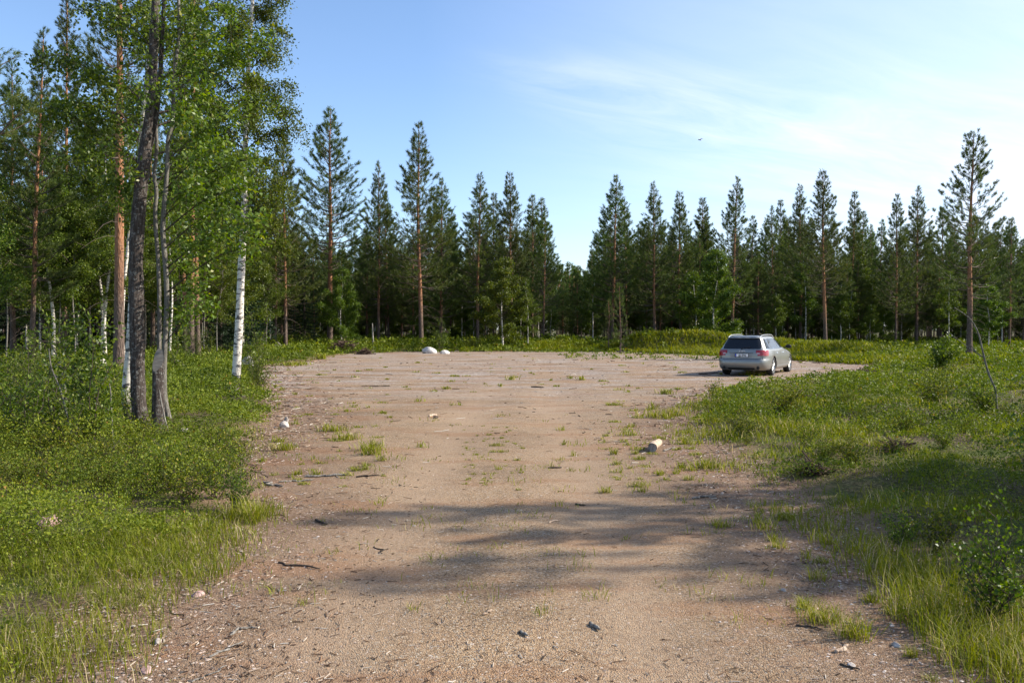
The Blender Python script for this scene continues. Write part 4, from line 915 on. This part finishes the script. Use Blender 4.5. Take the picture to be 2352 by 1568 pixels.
        for yw in YW:
            wg = Geo(); th = np.linspace(0, 2 * math.pi, 41)[:-1]; prof = [(.222, .095), (.235, .108), (.30, .112), (.325, .098), (.331, .06), (.331, -.06), (.325, -.098), (.30, -.112), (.235, -.11), (.222, -.09)]
            V = [(sx * (.79 + a), yw + r_ * math.cos(q), .331 + r_ * math.sin(q)) for q in th for r_, a in prof]; k = len(prof)
            wg.add(V, [[i * k + j, i * k + j + 1, ((i + 1) % 40) * k + j + 1, ((i + 1) % 40) * k + j] for i in range(40) for j in range(k - 1)])
            ty = wg.build('wheel', dark, car, True)
            rr = Geo(); xo = sx * (.79 + .085); prof = [(.225, .10), (.218, .085), (.205, .03), (.20, -.08)]
            V = [(sx * (.79 + a), yw + r_ * math.cos(q), .331 + r_ * math.sin(q)) for q in th for r_, a in prof]; k = 4
            rr.add(V, [[i * k + j, i * k + j + 1, ((i + 1) % 40) * k + j + 1, ((i + 1) % 40) * k + j] for i in range(40) for j in range(3)])
            for q in range(5):
                for dq in (-.17, .17):
                    a = q * 1.2566 + .3; p0 = np.array([xo - sx * .01, yw + .03 * math.cos(a), .331 + .03 * math.sin(a)]); p1 = np.array([xo, yw + .218 * math.cos(a + dq), .331 + .218 * math.sin(a + dq)]); tube(rr, [p0, (p0 + p1) / 2 + [sx * .006, 0, 0], p1], [.028, .021, .019], 6)
            hub = [(xo + sx * (.02 if r_ < .01 else .008), yw + r_ * math.cos(q), .331 + r_ * math.sin(q)) for r_ in (.0, .05) for q in th]; rr.add(hub, [[i, 40 + i, 40 + (i + 1) % 40, (i + 1) % 40] for i in range(40)])
            rr.build('rim', alloy, ty, True)
            bk = Geo(); bk.add([(xo - sx * .05, yw + .2 * math.cos(q), .331 + .2 * math.sin(q)) for q in th] + [(xo - sx * .05, yw, .331)], [[i, (i + 1) % 40, 40] for i in range(40)]); bk.build('brake_disc', under, ty)
        eg = Geo(); tube(eg, [(sx * .60, -2.30, .30), (sx * .60, -2.455, .30)], .045, 14, cap=False); tube(eg, [(sx * .60, -2.47, .30), (sx * .60, -2.455, .30)], [.052, .052], 14); eg.build('exhaust_pipe', dark, car, True)
    patch('diffuser', lambda u, v: rear((u * 2 - 1) * .46, .235 + .06 * v, .012), 10, 2, dark)
    for za, zb, xa in ((.605, .618, .74), (.86, .868, .0)):
        if xa: patch('tailgate_seam', lambda u, v: rear((u * 2 - 1) * xa, za + (zb - za) * v, .004), 16, 1, dark)
    for sx in (-1, 1): patch('tailgate_seam', lambda u, v: rear(sx * (.735 + .009 * u - .02 * (1 - v)), .62 + .10 * v, .004), 1, 5, dark)
    patch('plate_recess', lambda u, v: rear((u * 2 - 1) * (.40 - .03 * (1 - v)), .655 + .165 * v, .004), 10, 3, trim)
    patch('chrome_strip', lambda u, v: rear((u * 2 - 1) * .42, .822 + .014 * v, .012), 10, 1, dark)
    yP = rear(0, .74)[1] - .02
    pl = patch('number_plate', lambda u, v: ((u - .5) * .46 + .02, yP, .685 + .105 * v), 1, 1, white)
    patch('plate_frame', lambda u, v: ((u - .5) * .49 + .02, yP + .004, .668 + .13 * v), 1, 1, blk, pl)
    patch('country_band', lambda u, v: (-.21 + .045 * u, yP - .002, .685 + .105 * v), 1, 1, blue, pl)
    def text(name, body_, size, x, z, mat, al='CENTER'):
        c = bpy.data.curves.new(name, 'FONT'); c.body = body_; c.size = size; c.align_x = al; c.extrude = .001; c.materials.append(mat); c.offset = .0018 if size > .05 else 0
        o = bpy.data.objects.new(name, c); COL.objects.link(o); dg = bpy.context.evaluated_depsgraph_get(); me = bpy.data.meshes.new_from_object(o.evaluated_get(dg)); bpy.data.objects.remove(o)
        o = bpy.data.objects.new(name, me); COL.objects.link(o); o.parent = pl; o.location = (x, yP - .004, z); o.rotation_euler = (math.pi / 2, 0, 0); return o
    text('lettering', 'JJJ-596', .105, .045, .700, blk); text('country_code', 'FIN', .024, -.187, .692, white)
    eb = Geo(); ye = rear(0, .885)[1] - .004
    for i in range(4):
        th = np.linspace(0, 2 * math.pi, 25); P = np.stack([(i - 1.5) * .057 + .037 * np.cos(th), np.full(25, ye - .006 - .003 * (i % 2)), .882 + .037 * np.sin(th)], 1); tube(eb, P, .0055, 6, cap=False)
    eb.build('emblem', chrome, car, True)
    patch('roof_panel', lambda u, v: ((u * 2 - 1) * (.50 - .05 * v), -1.55 + 1.5 * v, 1.452 + .012 * (1 - (u * 2 - 1) ** 2) - .02 * abs(v - .4) ** 2), 10, 10, glassm)
    an = Geo(); tube(an, [(0, -1.72, 1.43), (0, -1.78, 1.49)], [.02, .006], 6); an.build('antenna', dark, car, True)
    return car
mk_car((0, 0, 0), 0).name = 'parked_car'
CAR = bpy.data.objects['parked_car']
pw = gp(1770, 862)                # where the right rear wheel stands
ca, sa = math.cos(R(30)), math.sin(R(30)); lx, ly = .79, -1.36   # car frame: x right, y forward, heading 30 degrees clockwise
CAR.location = (pw[0] - (lx * ca + ly * sa), pw[1] - (-lx * sa + ly * ca), .006); CAR.rotation_euler = (0, 0, -R(30))

# ------------------------------------------------------------------ single things
def rock(name, p, rx, ry, rz_, mat, label, seed, sink=.25, cat='rock'):
    bm = bmesh.new(); bmesh.ops.create_icosphere(bm, subdivisions=4, radius=1); rr = np.random.RandomState(seed); dirs = nrm(rr.normal(size=(9, 3))); hs = rr.uniform(.62, .95, 9)
    for v in bm.verts:
        c = np.array(v.co); 
        for d_, h_ in zip(dirs, hs):
            q = c @ d_
            if q > h_: c = c - d_ * (q - h_) * .85
        nz = 1 + .10 * (vnoise(np.array([c[0] * 2.3 + c[2]]), np.array([c[1] * 2.3 + seed]), 7)[0] - .5) + .05 * (vnoise(np.array([c[0] * 7 + c[2] * 5]), np.array([c[1] * 7]), 8)[0] - .5)
        v.co = Vector(c * nz) * 1.0; v.co = (v.co.x * rx, v.co.y * ry, v.co.z * rz_)
    me = bpy.data.meshes.new(name); bm.to_mesh(me); bm.free(); me.materials.append(mat)
    for f_ in me.polygons: f_.use_smooth = True
    o = bpy.data.objects.new(name, me); COL.objects.link(o); z = H1(p[0], p[1]); o.location = (p[0], p[1], z + rz_ * (1 - 2 * sink) * .8); o.rotation_euler = (0, 0, seed * 1.1); return tag(o, label, cat)
def rk(px, py, wpx, hpx, mat, label, seed, sink=.3, name='rock', cat='rock', dd=.6):
    p = gp(px, py); m = p[1] / F; return rock(name, p + np.array([0, wpx * m * .3, 0]), wpx * m / 2, wpx * m / 2 * dd, hpx * m / 1.5, mat, label, seed, sink, cat)
rk(985, 812, 36, 17, M['white_rock'], 'large pale boulder at the foot of the tall bushy pine', 3, cat='boulder', name='boulder').rotation_euler = (0, R(8), 0)
rk(1021, 813, 22, 10, M['white_rock'], 'smaller pale boulder right of the large one', 6, cat='boulder', name='boulder')
rk(652, 982, 26, 15, M['rock'], 'round pale stone on the left rim of the gravel', 12, .15, 'stone', 'stone')
rk(656, 970, 13, 12, M['rock'], 'small pointed pale stone just behind the round one', 14, .1, 'stone', 'stone')
rk(100, 1222, 66, 26, M['pink_rock'], 'flat pinkish rock lying in the grass at the left', 21, .3, 'rock', 'rock')
rk(566, 850, 46, 32, M['rock'], 'rough grey boulder behind the banded white birch', 25, .2, 'boulder', 'boulder')
rk(400, 850, 46, 20, M['rock'], 'long grey rock among leaves behind the thin willow stems', 27, .2)
rk(420, 1003, 22, 12, M['rock'], 'stone in the bilberries between the willow and the gravel', 29, .2, 'stone', 'stone')
rk(360, 1478, 26, 14, M['rock'], 'pale stone at the grass edge near the lower left corner', 33, .2, 'stone', 'stone')
rk(450, 1372, 34, 15, M['pink_rock'], 'flat pale pink stone where grass meets gravel', 35, .3, 'stone', 'stone')
rk(330, 1545, 44, 14, M['pink_rock'], 'red stone at the bottom left of the gravel', 36, .3, 'stone', 'stone')
rk(1655, 1372 + 60, 10, 6, M['rock'], 'small grey stone in the middle of the near road', 38, .2, 'stone', 'stone')
rk(2062, 1395 + 95, 26, 13, M['rock'], 'brown stone on the right verge near the bottom corner', 39, .2, 'stone', 'stone')
rk(1800, 1360, 18, 9, M['rock'], 'dark rough lump on the right side of the shaded road', 42, .2, 'stone', 'stone')
rk(1960, 1535, 30, 9, M['rock'], 'flat grey stone on the right verge', 44, .3, 'stone', 'stone')

def stick(px0, py0, px1, py1, wpx, mat, label, cat='stick', name='stick', z1=.01, kink=.1, seed=1, sides=6):
    a = gp(px0, py0); b = gp(px1, py1); r = wpx / F * a[1] / 2; a[2] = H1(a[0], a[1]) + r * .8 + .006; b[2] = H1(b[0], b[1]) + r * .8 + z1; rr = np.random.RandomState(seed); L = np.linalg.norm(b - a)
    q = np.linspace(0, 1, 8)[:, None]; P = a + (b - a) * q + rr.normal(size=(8, 3)) * L * kink * .3 * np.array([1, 1, .12]) * np.sin(q * 3.14); base = (a + b) / 2; base[2] = H1(base[0], base[1])
    g = Geo(); tube(g, P - base, r * np.array([.9, 1.05, 1, 1, .95, .9, .75, .5]), sides, rng=rr, rough=.35)
    v0 = g.v[0][:sides]; g.add(np.vstack([v0, v0.mean(0)]), [[(i + 1) % sides, i, sides] for i in range(sides)])
    o = g.build(name, mat, None, False, loc=tuple(base)); return tag(o, label, cat)
# peeled log at the right rim: body + dark end
a = gp(1494, 1041); b = gp(1518, 1022); ax_ = nrm((b - a) * [1, 1, 0]); Lg = .50; ctr = gp(1506, 1033); ctr[2] = H1(ctr[0], ctr[1])
lg_ = empty('log', ctr, math.atan2(ax_[1], ax_[0])); tag(lg_, 'short pale peeled log lying on the right rim of the gravel', 'log')
g = Geo(); rr = np.random.RandomState(4); tube(g, [(-Lg / 2, 0, .065), (-Lg / 4, .012, .066), (0, .016, .068), (Lg / 4, .006, .07), (Lg / 2, 0, .075)], [.062, .066, .06, .056, .05], 14, rng=rr, rough=.12); g.build('log_body', M['fresh_wood'], lg_, True)
g = Geo(); th = np.linspace(0, 6.283, 15)[:-1]; g.add([(-Lg / 2 - .006, .058 * math.cos(q), .065 + .058 * math.sin(q)) for q in th] + [(-Lg / 2 + .0, 0, .065)], [[i, (i + 1) % 14, 14] for i in range(14)]); tube(g, [(-Lg / 2 - .01, -.02, .10), (-Lg / 2 + .06, -.045, .095)], [.012, .008], 5); g.build('log_end', M['deadwood'], lg_)
SK = [(1525, 1037, 1548, 1030, 4, 'deadwood', 'pale stick beside the peeled log'), (1355, 1433, 1378, 1450, 9, 'deadwood', 'grey weathered stick on the near road, thicker of two'), (1196, 1455, 1214, 1467, 7, 'deadwood', 'grey stick on the near road left of the thicker one'),
      (1110, 1416, 1130, 1407, 6, 'fresh_wood', 'pale split stick on the near road below the tree shade'), (725, 1196, 752, 1208, 5, 'twig', 'dark stick on the left side of the road'), (818, 1098, 872, 1094, 4, 'twig', 'long dark twig left of the road centre'),
      (1260, 1201, 1285, 1196, 4, 'fresh_wood', 'pale stick inside the tree shade'), (985, 958, 1003, 955, 6, 'fresh_wood', 'broken pale wood piece in the middle of the clearing'), (998, 962, 1006, 960, 6, 'twig', 'dark wood scrap by the broken pale piece'), (860, 1254, 878, 1272, 3, 'twig', 'thin forked twig left in the road'),
      (528, 1462, 548, 1445, 6, 'deadwood', 'bent white branch on the lower left gravel'), (548, 1445, 590, 1443, 5, 'deadwood', 'pale branch end next to the bent white one'), (640, 1295, 735, 1310, 5, 'twig', 'dark stick pointing from the left verge into the road'), (1322, 1156, 1345, 1160, 4, 'twig', 'dark twig above the tree shade'),
      (1590, 1147, 1645, 1143, 5, 'deadwood', 'pale stick at the right rim above the shade'), (640, 1110, 720, 1106, 4, 'deadwood', 'pale long branch on the left rim'), (605, 1110, 650, 1122, 5, 'deadwood', 'grey curved branch lower on the left rim'), (700, 1098, 800, 1094, 5, 'deadwood', 'white dry branch reaching from the left rim'),
      (1220, 889, 1250, 890, 3, 'twig', 'dark twig across the middle of the clearing'), (1605, 870 - 10, 1650, 857, 3, 'twig', 'dark stick near the car shadow'), (1920, 1503, 1950, 1490, 10, 'fresh_wood', 'white wood splinter on the lower right verge'), (1830, 1440, 1890, 1452, 5, 'twig', 'dark stick under the grass tuft on the right'),
      (895, 887, 830, 888, 2.5, 'twig', 'thin dark branch on the left of the clearing'), (1930, 1530, 1975, 1545, 5, 'twig', 'dark stick on the right verge'), (480, 1510, 560, 1475, 5, 'deadwood', 'thin grey branch at the lower left'), (440, 1568, 520, 1530, 4, 'deadwood', 'pale thin branch at the bottom left corner of the gravel'), (1260, 1076, 1290, 1075, 4, 'twig', 'small dark twig right of the grass crowns')]
for i, (a, b, c, d, e, m_, lb) in enumerate(SK): stick(a, b, c, d, e, M[m_], lb, seed=i + 3, kink=.28)

# stumps
def stump(px, py, wpx, hpx, mat, label, slant=0.0, dist=None, oval=False, seed=1, bark_rough=.12):
    p = gp(px, py); z = H1(p[0], p[1]); m = p[1] / F; r = wpx * m / 2; h = hpx * m; o = empty('tree_stump', (p[0], p[1], z)); tag(o, label, 'stump')
    g = Geo(); n = 18; th = np.arange(n) / n * 6.283; rr = np.random.RandomState(seed); V = []; zs = np.linspace(-.08, 1, 7)
    for q in zs:
        for a in th:
            rad = r * (1.25 - .3 * max(q, 0) ** .5) * (1 + .08 * math.sin(3 * a + seed)) * (1 + bark_rough * (rr.rand() - .5)); V.append((rad * math.cos(a), rad * math.sin(a), max(q, -.08) * (h + slant * rad * math.sin(a) if q > .9 else h * (1 if q < .9 else 1))))
    g.add(V, [[i * n + j, i * n + (j + 1) % n, (i + 1) * n + (j + 1) % n, (i + 1) * n + j] for i in range(6) for j in range(n)]); g.build('bark', mat, o, True)
    g = Geo(); top = [(v[0] * .985, v[1] * .985, v[2] + .002) for v in V[-n:]]; g.add(top + [tuple(np.mean(top, 0))], [[i, (i + 1) % n, n] for i in range(n)]); g.build('sawn_face', M['cut'], o); return o
stump(364, 1008, 25, 165, M['willow_bark'], 'tall sawn willow stump with a slanting oval cut between the stems', slant=2.2, seed=2)
stump(524, 910, 13, 32, M['birch_bark'], 'thin cut birch stump left of the banded birch', seed=3)
stump(538, 914, 24, 26, M['birch_bark'], 'cut birch stump at the foot of the banded birch', seed=4)
stump(556, 912, 18, 14, M['birch_bark'], 'low broken birch stump right of the banded birch', seed=5)
stump(247, 870, 17, 44, M['birch_bark'], 'leaning birch stump left of the orange pine', seed=6).rotation_euler = (0, R(-22), 0)
stump(353 + 600, 0 + 1000, 0.1, 0.1, M['twig'], 'x', seed=9) if False else None
# dead standing stick and bent dead branch
def pole(pts, d, wpx, mat, label, name, cat, extra=()):
    P = path_px(pts, d); b = P[0].copy(); b[2] = H1(b[0], b[1]); P[0, 2] = b[2] - .05; g = Geo(); r = np.interp(np.linspace(0, 1, len(P)), [0, 1], wpx) / F * d / 2; tube(g, P - b, r, 7, rng=np.random.RandomState(1), rough=.2)
    for e in extra: E = path_px(e, d); tube(g, E - b, np.linspace(r[len(r) // 3] * .8, .002, len(E)), 5)
    return tag(g.build(name, mat, None, True, loc=tuple(b)), label, cat)
pole([(857, 797), (856, 770), (855, 742)], 66, (4.5, 2.5), M['deadwood'], 'bare grey snag standing in front of the dark forest', 'dead_snag', 'dead tree')
pole([(2292, 905), (2270, 855), (2256, 800), (2247, 765), (2228, 732), (2192, 706)], 13.5, (5.5, 2), M['grey_bark'], 'bent leafless branch leaning left at the right side', 'dead_branch', 'branch', [[(2262, 822), (2225, 798), (2178, 762)], [(2240, 806), (2228, 790)]])
pole([(1862, 925), (1880, 905), (1898, 889)], 19, (4, 1.5), M['twig'], 'dark forked dead twig standing in the right grass', 'dead_branch', 'branch', [[(1868, 918), (1892, 900), (1922, 878)]])
pole([(170, 1050), (155, 985), (150, 900), (135, 830), (118, 790)], 12, (8, 3), M['grey_bark'], 'lichen-grey dead sapling leaning in the left thicket', 'dead_sapling', 'dead tree', [[(150, 900), (120, 850), (95, 830)]])
pole([(264, 1068), (258, 1000), (254, 900), (250, 880)], 11, (5, 2), M['grey_bark'], 'thin upright dead stem below the orange pine', 'dead_sapling', 'dead tree')
pole([(182, 1075), (165, 1000), (140, 900), (118, 845), (112, 800)], 10.5, (6, 2), M['grey_bark'], 'thin crooked stem in front of the left thicket', 'dead_sapling', 'dead tree')
pole([(405, 1035), (385, 985), (372, 930), (366, 895)], 12, (4, 2), M['deadwood'], 'thin dry stem arching in front of the sawn stump', 'dead_branch', 'branch')
for i, pts in enumerate([[(1500, 803), (1487, 800), (1470, 812)], ]):
    pass
pole([(1092, 813), (1060, 801), (1040, 803)], 66, (3, 2), M['deadwood'], 'grey fallen stick right of the pale boulders', 'fallen_branch', 'branch')
# brush heaps
def heap(px, py, wpx, hpx, n, label, seed, mat='slash', d=None, thick=.012):
    p = gp(px, py) if d is None else np.array([(px - 1176) / F * d, d, 0]); z = H1(p[0], p[1]); m = p[1] / F; Wd, Hh = wpx * m, hpx * m; rr = np.random.RandomState(seed); g = Geo()
    for i in range(n):
        u = rr.normal() * .28; v = rr.normal() * .28; top = Hh * max(.05, 1 - (u * 2) ** 2 - (v * 2) ** 2); c = np.array([u * Wd, v * Wd * .7, rr.rand() * top]); a = rr.rand() * 6.28; L = (.15 + .35 * rr.rand()) * min(1.2, Wd * .5 + .2); e = rr.normal() * .35; dv = np.array([math.cos(a), math.sin(a), e]) * L
        tube(g, [c - dv, c + rr.normal(size=3) * .03, c + dv], np.array([1, .8, .35]) * thick * (.5 + rr.rand()), 4, cap=False)
    V = g.v
    for k_ in range(len(V)): V[k_][:, 2] = np.maximum(V[k_][:, 2], .0)
    return tag(g.build('brush_heap', M[mat], None, loc=(p[0], p[1], z)), label, 'brush heap')
heap(790, 810, 66, 27, 900, 'brown heap of brush right of the tall edge pine trunk', 1, thick=.022)
heap(838, 814, 26, 14, 300, 'small tail of the brush heap to its right', 11, thick=.02)
heap(712, 800, 46, 22, 420, 'tangle of brush left of the tall edge pine trunk', 2, thick=.02)
heap(640, 816, 30, 28, 60, 'bare twisted roots on the ground right of the banded birch', 4, 'deadwood', thick=.028)
heap(90, 905, 190, 22, 700, 'logging slash spread under the left thicket', 5, thick=.012)
heap(420, 905, 90, 14, 300, 'brown slash behind the sawn stump', 6, thick=.01)
heap(490, 845, 80, 16, 400, 'slash around the plastic sheet left of the banded birch', 7, thick=.014)
heap(1865, 1105, 60, 18, 160, 'dark uprooted tuft of dead roots in the right meadow', 8, 'slash', thick=.008)
heap(2060, 1078, 70, 16, 150, 'dark dead roots and straw in the right meadow', 9, 'slash', thick=.005)
heap(1840, 925, 70, 10, 140, 'low brown twigs around the right meadow bush', 10, thick=.008)
heap(1990, 870, 60, 10, 140, 'low heap of dark twigs beyond the right meadow', 12, thick=.015)
# plastic litter
def sheet(px, py, wpx, label, seed):
    p = gp(px, py); m = p[1] / F; w_ = wpx * m; n = 14; rr = np.random.RandomState(seed); u, v = np.meshgrid(np.linspace(-1, 1, n), np.linspace(-1, 1, n)); r_ = 1 - .25 * rr.rand(n, n)
    zz_ = .10 * w_ * (rr.rand(n, n) + 1.6 * np.exp(-(u ** 2 + v ** 2) * 2)); g = Geo(); i = np.arange(n - 1)[:, None] * n; j = np.arange(n - 1)[None]
    g.add(np.stack([(u * r_ * w_ / 2).ravel(), (v * r_ * w_ * .4).ravel(), zz_.ravel() + .03], 1), np.stack([i + j, i + j + 1, i + j + 1 + n, i + j + n], -1).reshape(-1, 4))
    g2 = Geo(); a = g.v[0] - [0, 0, .003]; g.add(a, np.concatenate([q[0] for q in g.f[4]])[:, ::-1]); o = g.build('plastic_sheet', M['plastic'], None, loc=on(p)); return tag(o, label, 'litter')
sheet(518, 838, 28, 'crumpled white plastic sheet farther left of the banded birch', 1); sheet(480, 872, 30, 'crumpled white plastic sheet nearer, left of the banded birch', 2)
# bird
p = at(1608, 322, 38); g = Geo()
bd = spline(np.array([[-.09, 0, 0], [-.05, 0, .01], [0, 0, .012], [.05, 0, .006], [.11, 0, 0]]), 9); tube(g, bd, [.012, .026, .033, .036, .034, .028, .022, .014, .006], 8)
bird = tag(g.build('bird', simple('bird_feathers', (.16, .14, .13), .8), None, True, loc=tuple(p)), 'small dark bird flying in the pale sky', 'bird'); bird.rotation_euler = (0, 0, .6); bird.scale = (.75, .75, .75)
for sx in (-1, 1):
    g = Geo(); top = [(-.045, 0, .02), (.03, 0, .02), (.045, sx * .10, .075), (-.02, sx * .11, .08), (.06, sx * .19, .05), (.03, sx * .2, .05)]; V = top + [(a, b, c - .008) for a, b, c in top]
    g.add(V, [[0, 1, 2, 3], [3, 2, 4, 5], [9, 8, 7, 6], [11, 10, 8, 9], [0, 3, 9, 6], [1, 7, 8, 2], [3, 5, 11, 9], [2, 8, 10, 4], [4, 10, 11, 5]]); g.build('wing', simple('wing_feathers', (.2, .18, .17), .8), bird)

# ------------------------------------------------------------------ bushes and saplings
def bush_geo(seed, H, Rm, stems, per, leaf, asp=.6, up=.5, clump=.05, zlo=.15):
    rr = np.random.RandomState(seed); tr = Geo(); cr = Geo(); C = []
    for i in range(stems):
        a = rr.rand() * 6.28; r_ = Rm * (rr.rand() ** .6); h = H * (.6 + .4 * rr.rand()) * (1 - .35 * (r_ / Rm) ** 2); q = np.linspace(0, 1, 7)[:, None]
        P = np.array([math.cos(a) * .05, math.sin(a) * .05, -.03]) * (1 - q) + np.array([math.cos(a) * r_, math.sin(a) * r_, h]) * q; P[:, :2] *= .35 + .65 * q ** .8; P += rr.normal(size=(7, 3)) * .03 * H * np.array([1, 1, .3])
        tube(tr, P, np.linspace(.0022 + .0045 * H, .0012, 7), 5, 0, cap=False)
        for j in range(max(2, int(5 * h + 2))):
            u = zlo + (1 - zlo) * rr.rand(); b0 = np.array([np.interp(u, q[:, 0], P[:, k_]) for k_ in range(3)]); a2 = rr.rand() * 6.28; l2 = (.12 + .25 * rr.rand()) * min(1, H * .7)
            e2 = b0 + np.array([math.cos(a2), math.sin(a2), .7]) * l2; tube(tr, [b0, (b0 + e2) / 2, e2], [.003, .0025, .0015], 3, 0, cap=False); uu = rr.rand(per, 1); C.append(b0 + (e2 - b0) * uu + rr.normal(size=(per, 3)) * clump)
        u = (zlo + (1 - zlo) * rr.rand(per)); C.append(np.stack([np.interp(u, q[:, 0], P[:, k_]) for k_ in range(3)], 1) + rr.normal(size=(per, 3)) * clump)
    C = np.concatenate(C); leaves(cr, C, leaf, rr, 0, asp, D=np.array([0, 0, up]), spread=.9); return tr, cr
UM = [[M['twig']], [M['shrub_leaf']]]; WM = [[M['twig']], [M['willow_leaf']]]; BLM = [[M['twig']], [M['birch_leaf']]]
for k_, a_, mm in (('T0', (101, 1.7, .75, 9, 16, .05), BLM), ('T1', (102, 1.3, .6, 8, 16, .045), BLM), ('T2', (103, 1.0, .7, 12, 14, .045), UM), ('T3', (104, .6, .45, 12, 14, .034), UM), ('T4', (105, 2.2, .6, 4, 22, .06), BLM)):
    g = bush_geo(*a_); plant(k_, 'leafy_bush' if k_ in ('T2', 'T3') else 'birch_sapling', (('stems', 'foliage'), g), mm)
rf = random.Random(3)
spots = [(20, 1010), (70, 985), (120, 1030), (30, 940), (90, 925), (160, 960), (200, 1000), (225, 960), (55, 1045), (150, 1055), (215, 1050), (-60, 1000), (-90, 1060), (10, 900), (170, 905), (215, 905), (60, 890), (250, 930), (425, 850), (455, 835), (400, 870), (480, 830), (120, 880), (-40, 880), (-120, 930)]
for i, (px, py) in enumerate(spots):
    place(('T0', 'T1', 'T4', 'T2')[i % 4] if py > 880 else 'T4', on(gp(px, py)), 'leafy sapling in the thicket under the left stand', 'sapling', 'saplings of the left thicket', rf.uniform(.75, 1.05), rf.random() * 6)
place('T0', on(gp(598, 905)), 'leafy sapling right of the banded birch at the gravel rim', 'sapling', None, .85, 1)
place('T4', on(np.array([(590 - 1176) / F * 23, 23])), 'taller thin sapling whose leaves stand right of the banded birch trunk', 'sapling', None, 1.15, 2)
rm = random.Random(12)
for i in range(34):
    px, py = rm.uniform(-60, 560), rm.uniform(1015, 1140)
    if sdist(*[np.array([q]) for q in gp(px, py)[:2]])[0] < .25: continue
    place('T3', on(gp(px, py)), 'knee-high leafy bush in the belt across the left verge', 'bush', 'bushes of the belt across the left verge', rm.uniform(.55, .95), rm.random() * 6)
place('T3', on(gp(475, 1120)), 'dense low bush at the corner of the left verge', 'bush', None, .75, 1)
place('T3', on(gp(515, 1085)), 'dense low bush just behind the verge corner bush', 'bush', None, .8, 2)
place('T3', on(gp(400, 1105)), 'dark low bush left of the verge corner bushes', 'bush', None, .8, 4)
for a_, b_, s_ in ((500, 1150, .8), (430, 1165, .75), (350, 1150, .7), (540, 1075, .9)): place('T3', on(gp(a_, b_)), 'knee-high leafy bush in the belt across the left verge', 'bush', 'bushes of the belt across the left verge', s_, a_ * .1)
place('T3', on(gp(545, 1120)), 'light leafy sprout on the rim right of the verge corner bush', 'bush', None, .7, 5)
place('T2', on(gp(690, 806)), 'round dense bush at the forest foot left of the tall edge pine', 'bush', None, 1.6, 1)
place('T2', on(gp(765, 806)), 'light bush leaning on the brown brush heap', 'bush', None, 1.3, 2)
place('T0', on(gp(1011, 808)), 'leafy young birch between and behind the pale boulders', 'sapling', None, 1.5, 2)
place('T2', on(gp(1090, 806)), 'low bush left of the bright birch foot', 'bush', None, 1.3, 4)
# right meadow
g = bush_geo(111, 1.55, .36, 5, 75, .065, clump=.08, zlo=.25); plant('Q0', 'birch_sapling', (('stems', 'foliage'), g), BLM)
place('Q0', on(gp(2160, 872)), 'bright sapling standing in front of the great sparse pine', 'sapling', None, 1.05, 1)
g = bush_geo(112, .68, .12, 2, 34, .035, clump=.045, zlo=.3); plant('Q1', 'willow_sapling', (('stems', 'foliage'), g), UM)
place('Q1', on(gp(1642, 935)), 'tiny crooked sapling in front of the car', 'sapling', None, 1.0, 1)
g = bush_geo(113, .75, .62, 16, 24, .036, clump=.055); plant('Q2', 'willow_bush', (('stems', 'foliage'), g), UM)
place('Q2', on(gp(1800, 968)), 'spreading bush with brown straw at its foot in the right meadow', 'bush', None, 1.0, 1)
place('Q2', on(gp(1710, 1010)), 'low dense grassy bush left of the spreading one', 'bush', None, .62, 3)
place('Q2', on(gp(1960, 1090)), 'low bush in the middle of the right meadow', 'bush', None, .5, 3)
place('Q2', on(gp(2150, 960)), 'dark bush below the bright sapling', 'bush', None, 1.1, 2)
place('Q2', on(gp(2190, 905)), 'shrub between the bright sapling and the bent branch', 'bush', None, 1.1, 5)
place('Q2', on(gp(2260, 985)), 'dark shrub under the foot of the bent branch', 'bush', None, .9, 4)
place('Q2', on(gp(2080, 1010)), 'shrub left of the dark bush in the right meadow', 'bush', None, .7, 5)
place('Q2', on(gp(1925, 955)), 'shrub right behind the spreading meadow bush', 'bush', None, .5, 0)
g = bush_geo(114, 1.35, .75, 22, 13, .056, .5, clump=.045); plant('Q3', 'willow_bush', (('stems', 'foliage'), g), WM)
place('Q3', on((4.0, 5.45)), 'big willow bush with large leaves cut by the right edge', 'bush', None, .8, 1)
place('Q3', on((4.75, 6.9)), 'dark willow bush behind the big one at the right edge', 'bush', None, .8, 3)
place('Q3', on((5.9, 8.6)), 'farther willow bush on the right edge, mostly hidden', 'bush', None, .8, 5)
place('T2', on((3.1, 6.0)), 'shaded low bush left of the big willow bush', 'bush', None, .5, 5)
g = bush_geo(115, .66, .24, 16, 17, .024, .75, 1.0, clump=.026, zlo=.2); plant('Q4', 'birch_sapling', (('stems', 'foliage'), g), BLM)
place('Q4', on(gp(2275, 1440)), 'little sunlit birch sapling in the lower right grass', 'sapling', None, 1.0, 2)
rm = random.Random(8)
for i in range(30):
    d = rm.uniform(9, 34); x = rm.uniform(.18, .62) * d + .8
    if sdist(np.array([x]), np.array([d]))[0] < .7: continue
    place(('Q2', 'T3', 'Q2', 'T2')[i % 4], on((x, d)), 'low leafy shrub dotted in the right meadow', 'bush', 'shrubs dotted over the right meadow', rm.uniform(.35, .65), rm.random() * 6)
place('Q4', on(gp(2075, 1275)), 'tiny birch shoot standing in the shade at the right', 'sapling', None, .62, 4)
place('Q4', on(gp(545, 1175)), 'tiny birch shoot at the grass tip on the left rim', 'sapling', None, .7, 4)
